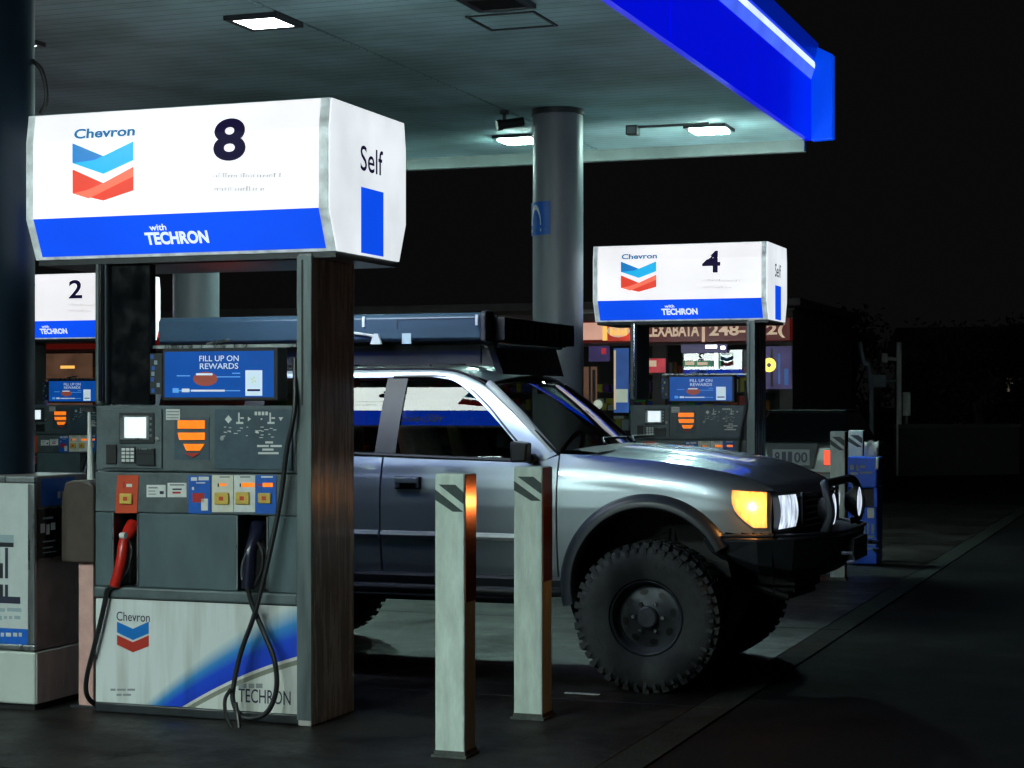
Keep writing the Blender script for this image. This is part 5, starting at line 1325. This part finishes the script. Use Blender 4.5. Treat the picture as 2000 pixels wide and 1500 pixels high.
# ================================================================== DARK ROADSIDE BEYOND
def tree(x, y, h, seed, label, leaf='leaf', n=1500):
    random.seed(seed)
    t = thing('tree', label, 'tree', (x, y, 0), 'dark trees beyond the forecourt')
    b = MB(); b.tube([(x, y, -.05), (x + .05, y, h * .25), (x - .05, y + .05, h * .5), (x, y, h * .72)], [.16, .12, .08, .03], 8)
    cl = []
    for k in range(11):
        a = random.random() * 6.28; rr_ = h * (.10 + .22 * random.random()); z = h * (.45 + .5 * random.random())
        c = Vector((x + rr_ * math.cos(a), y + rr_ * math.sin(a), z)); cl.append((c, h * (.09 + .08 * random.random())))
        b.tube([(x, y, z * .62), tuple(Vector((x, y, z * .75)).lerp(c, .5)), tuple(c)], [.05, .03, .012], 5)
    b.build('trunk', 'bark', t)
    b = MB()
    for i in range(n):
        c, s = random.choice(cl); d = Vector((random.gauss(0, 1), random.gauss(0, 1), random.gauss(0, .8))) * s * .62
        p = c + d; u = Vector((random.gauss(0, 1), random.gauss(0, 1), random.gauss(0, 1))).normalized(); v = u.orthogonal().normalized(); l = h * (.014 + .018 * random.random())
        b.flat([p - u * l, p + v * l * .5, p + u * l, p - v * l * .5])
    b.build('crown', leaf, t, normals=False)
def at(px, Z):   # ground point along the line of sight of a column of the survey
    u = (px - 1000) / 3600; return (Z * (u * cs - sn), Z * (u * sn + cs))
for i, (px, Z, h, lab, lf) in enumerate(((1585, 44, 3.3, 'dark bushy tree directly behind the grey saloon car', 'leaf_dark'), (1665, 47, 3.6, 'dim tree left of the pale roadside pole', 'leaf'), (1830, 50, 3.5, 'dim tree behind the low roadside wall', 'leaf'), (1910, 46, 3.7, 'taller dark tree near the right end of the low roadside wall', 'leaf_dark'), (1990, 52, 3.5, 'dark tree at the right edge of the picture', 'leaf'))):
    x, y = at(px, Z); tree(x, y, h, 20 + i, lab, lf)
def roadside():
    a, c2 = at(1752, 40), at(1985, 41)
    t = thing('low_wall', 'low roadside wall in the dark at the far right', 'wall', ((a[0] + c2[0]) / 2, a[1], 0))
    d = Vector((c2[0] - a[0], c2[1] - a[1], 0)).normalized(); nrm = Vector((-d.y, d.x, 0)) * .12
    A, B = Vector((*a, -.05)), Vector((*c2, -.05))
    b = MB(); b.loft([A - nrm, B - nrm, B + nrm, A + nrm], [v + Vector((0, 0, 1.08)) for v in (A - nrm, B - nrm, B + nrm, A + nrm)]); b.build('wall_body', 'wood', t)
    b = MB(); n2 = nrm * 1.4; b.loft([v + Vector((0, 0, 1.083)) for v in (A - n2, B - n2, B + n2, A + n2)], [v + Vector((0, 0, 1.16)) for v in (A - n2, B - n2, B + n2, A + n2)]); b.build('coping', 'shop_wall', t)
    Z = 40
    def g(px, py): x, y = at(px, Z); return Vector((x, y, EYE + (HOR - py) / 3600 * Z))
    t = thing('utility_pole', 'thin pale pole with a short arm and hanging sign beyond the blue bin', 'pole', tuple(g(1756, 790) * Vector((1, 1, 0)) if False else (g(1756, 790).x, g(1756, 790).y, 0)))
    b = MB(); p = g(1756, 668); b.tube([(p.x, p.y, -.05), tuple(p)], .055, 10); b.build('post', 'white_paint', t)
    b = MB(); b.tube([tuple(g(1756, 702)), tuple(g(1728, 700))], .04, 8); b.tube([tuple(g(1728, 690)), tuple(g(1728, 708))], .07, 8); b.build('arm', 'white_paint', t)
    b = MB(); p0, p1 = g(1702, 756), g(1730, 732); b.loft([(p0.x, p0.y, p0.z), (p1.x, p1.y, p0.z), (p1.x, p1.y, p1.z), (p0.x, p0.y, p1.z)], [(p0.x, p0.y + .04, p0.z), (p1.x, p1.y + .04, p0.z), (p1.x, p1.y + .04, p1.z), (p0.x, p0.y + .04, p1.z)])
    b.tube([tuple(g(1730, 744)), tuple(g(1756, 744))], .025, 6); b.build('sign_board', 'poster_grey', t)
    p0 = g(1697, 712); t = thing('leaning_post', 'pale bent post rising left of the roadside pole', 'post', (p0.x, p0.y, 0))
    b = MB(); b.tube(spline([tuple(Vector((p0.x + .05, p0.y, -.05))), tuple(g(1702, 780)), tuple(g(1696, 715)), tuple(g(1688, 708)), tuple(g(1679, 668))], 6), .05, 8); b.build('bent_tube', 'poster_grey', t)
    p0, p1 = g(1763, 812), g(1779, 766); t = thing('notice_board', 'small grey upright board just right of the roadside pole', 'sign', (p0.x, p0.y, 0))
    b = MB(); b.box(p0.x, p1.x, p0.y, p0.y + .05, p0.z, p1.z); b.build('board', 'bollard', t)
    b = MB(); b.box(p0.x + .05, p0.x + .11, p0.y + .051, p0.y + .11, -.03, p1.z - .1); b.build('board_post', 'frame_dark', t)
roadside()
def house():
    u = (1982 - 1000) / 3600; x, y = at(1982, 62)
    t = thing('distant_house', 'dim distant house with small lit windows at the right edge', 'house', (x, y + 3, 0))
    MB().box(x - 4, x + 6, y, y + 6, -.05, 3.0).build('wall', 'wood', t)
    b = MB(); b.prism([(y - .4, 3.005), (y + 6.4, 3.005), (y + 3, 4.3)], 0, x - 4.4, x + 6.4); b.build('roof', 'shop_wall', t)
    M['dim_window'] = emat('dim_window', (1.0, .85, .6), .10, var=.3)
    for px in (1972, 1990):
        a = at(px, 62)[0]; z = EYE + (HOR - 752) / 3600 * 62
        f = MB().box(a - .16, a + .16, y - .03, y - .002, z - .26, z + .26).build('window', 'frame_dark', t)
        MB().box(a - .12, a + .12, y - .034, y - .0305, z - .22, z + .22).build('pane', 'dim_window', f)
house()

# ================================================================== NIGHT SKY, CAMERA
w = bpy.data.worlds.new('World'); sc.world = w; w.use_nodes = True
nt = w.node_tree; bg = nt.nodes['Background']
sky = nt.nodes.new('ShaderNodeTexSky'); sky.sky_type = 'NISHITA'; sky.sun_disc = False; sky.sun_elevation = R(-8); sky.sun_rotation = R(200)
mx = nt.nodes.new('ShaderNodeMix'); mx.data_type = 'RGBA'; mx.inputs['Factor'].default_value = 0.05; mx.inputs['A'].default_value = (0.031, 0.030, 0.031, 1)
nt.links.new(sky.outputs[0], mx.inputs['B']); nt.links.new(mx.outputs['Result'], bg.inputs['Color']); bg.inputs['Strength'].default_value = 0.1

cam = bpy.data.cameras.new('camera'); co = bpy.data.objects.new('camera', cam); C.objects.link(co)
co.location = (0, 0, EYE); co.rotation_euler = (R(90), 0, YAW)
cam.sensor_width = 36; cam.lens = 36 * 3600 / 2000; cam.shift_y = 40 / 2000; cam.clip_end = 3000; cam.clip_start = 0.05
sc.camera = co
sc.view_settings.view_transform = 'Standard'; sc.view_settings.look = 'None'; sc.view_settings.exposure = 0.0; sc.view_settings.gamma = 1
sc.render.engine = 'CYCLES'
cy = sc.cycles; cy.use_denoising = True; cy.max_bounces = 8; cy.diffuse_bounces = 4; cy.glossy_bounces = 5; cy.transparent_max_bounces = 12; cy.sample_clamp_indirect = 6; cy.caustics_reflective = False; cy.caustics_refractive = False
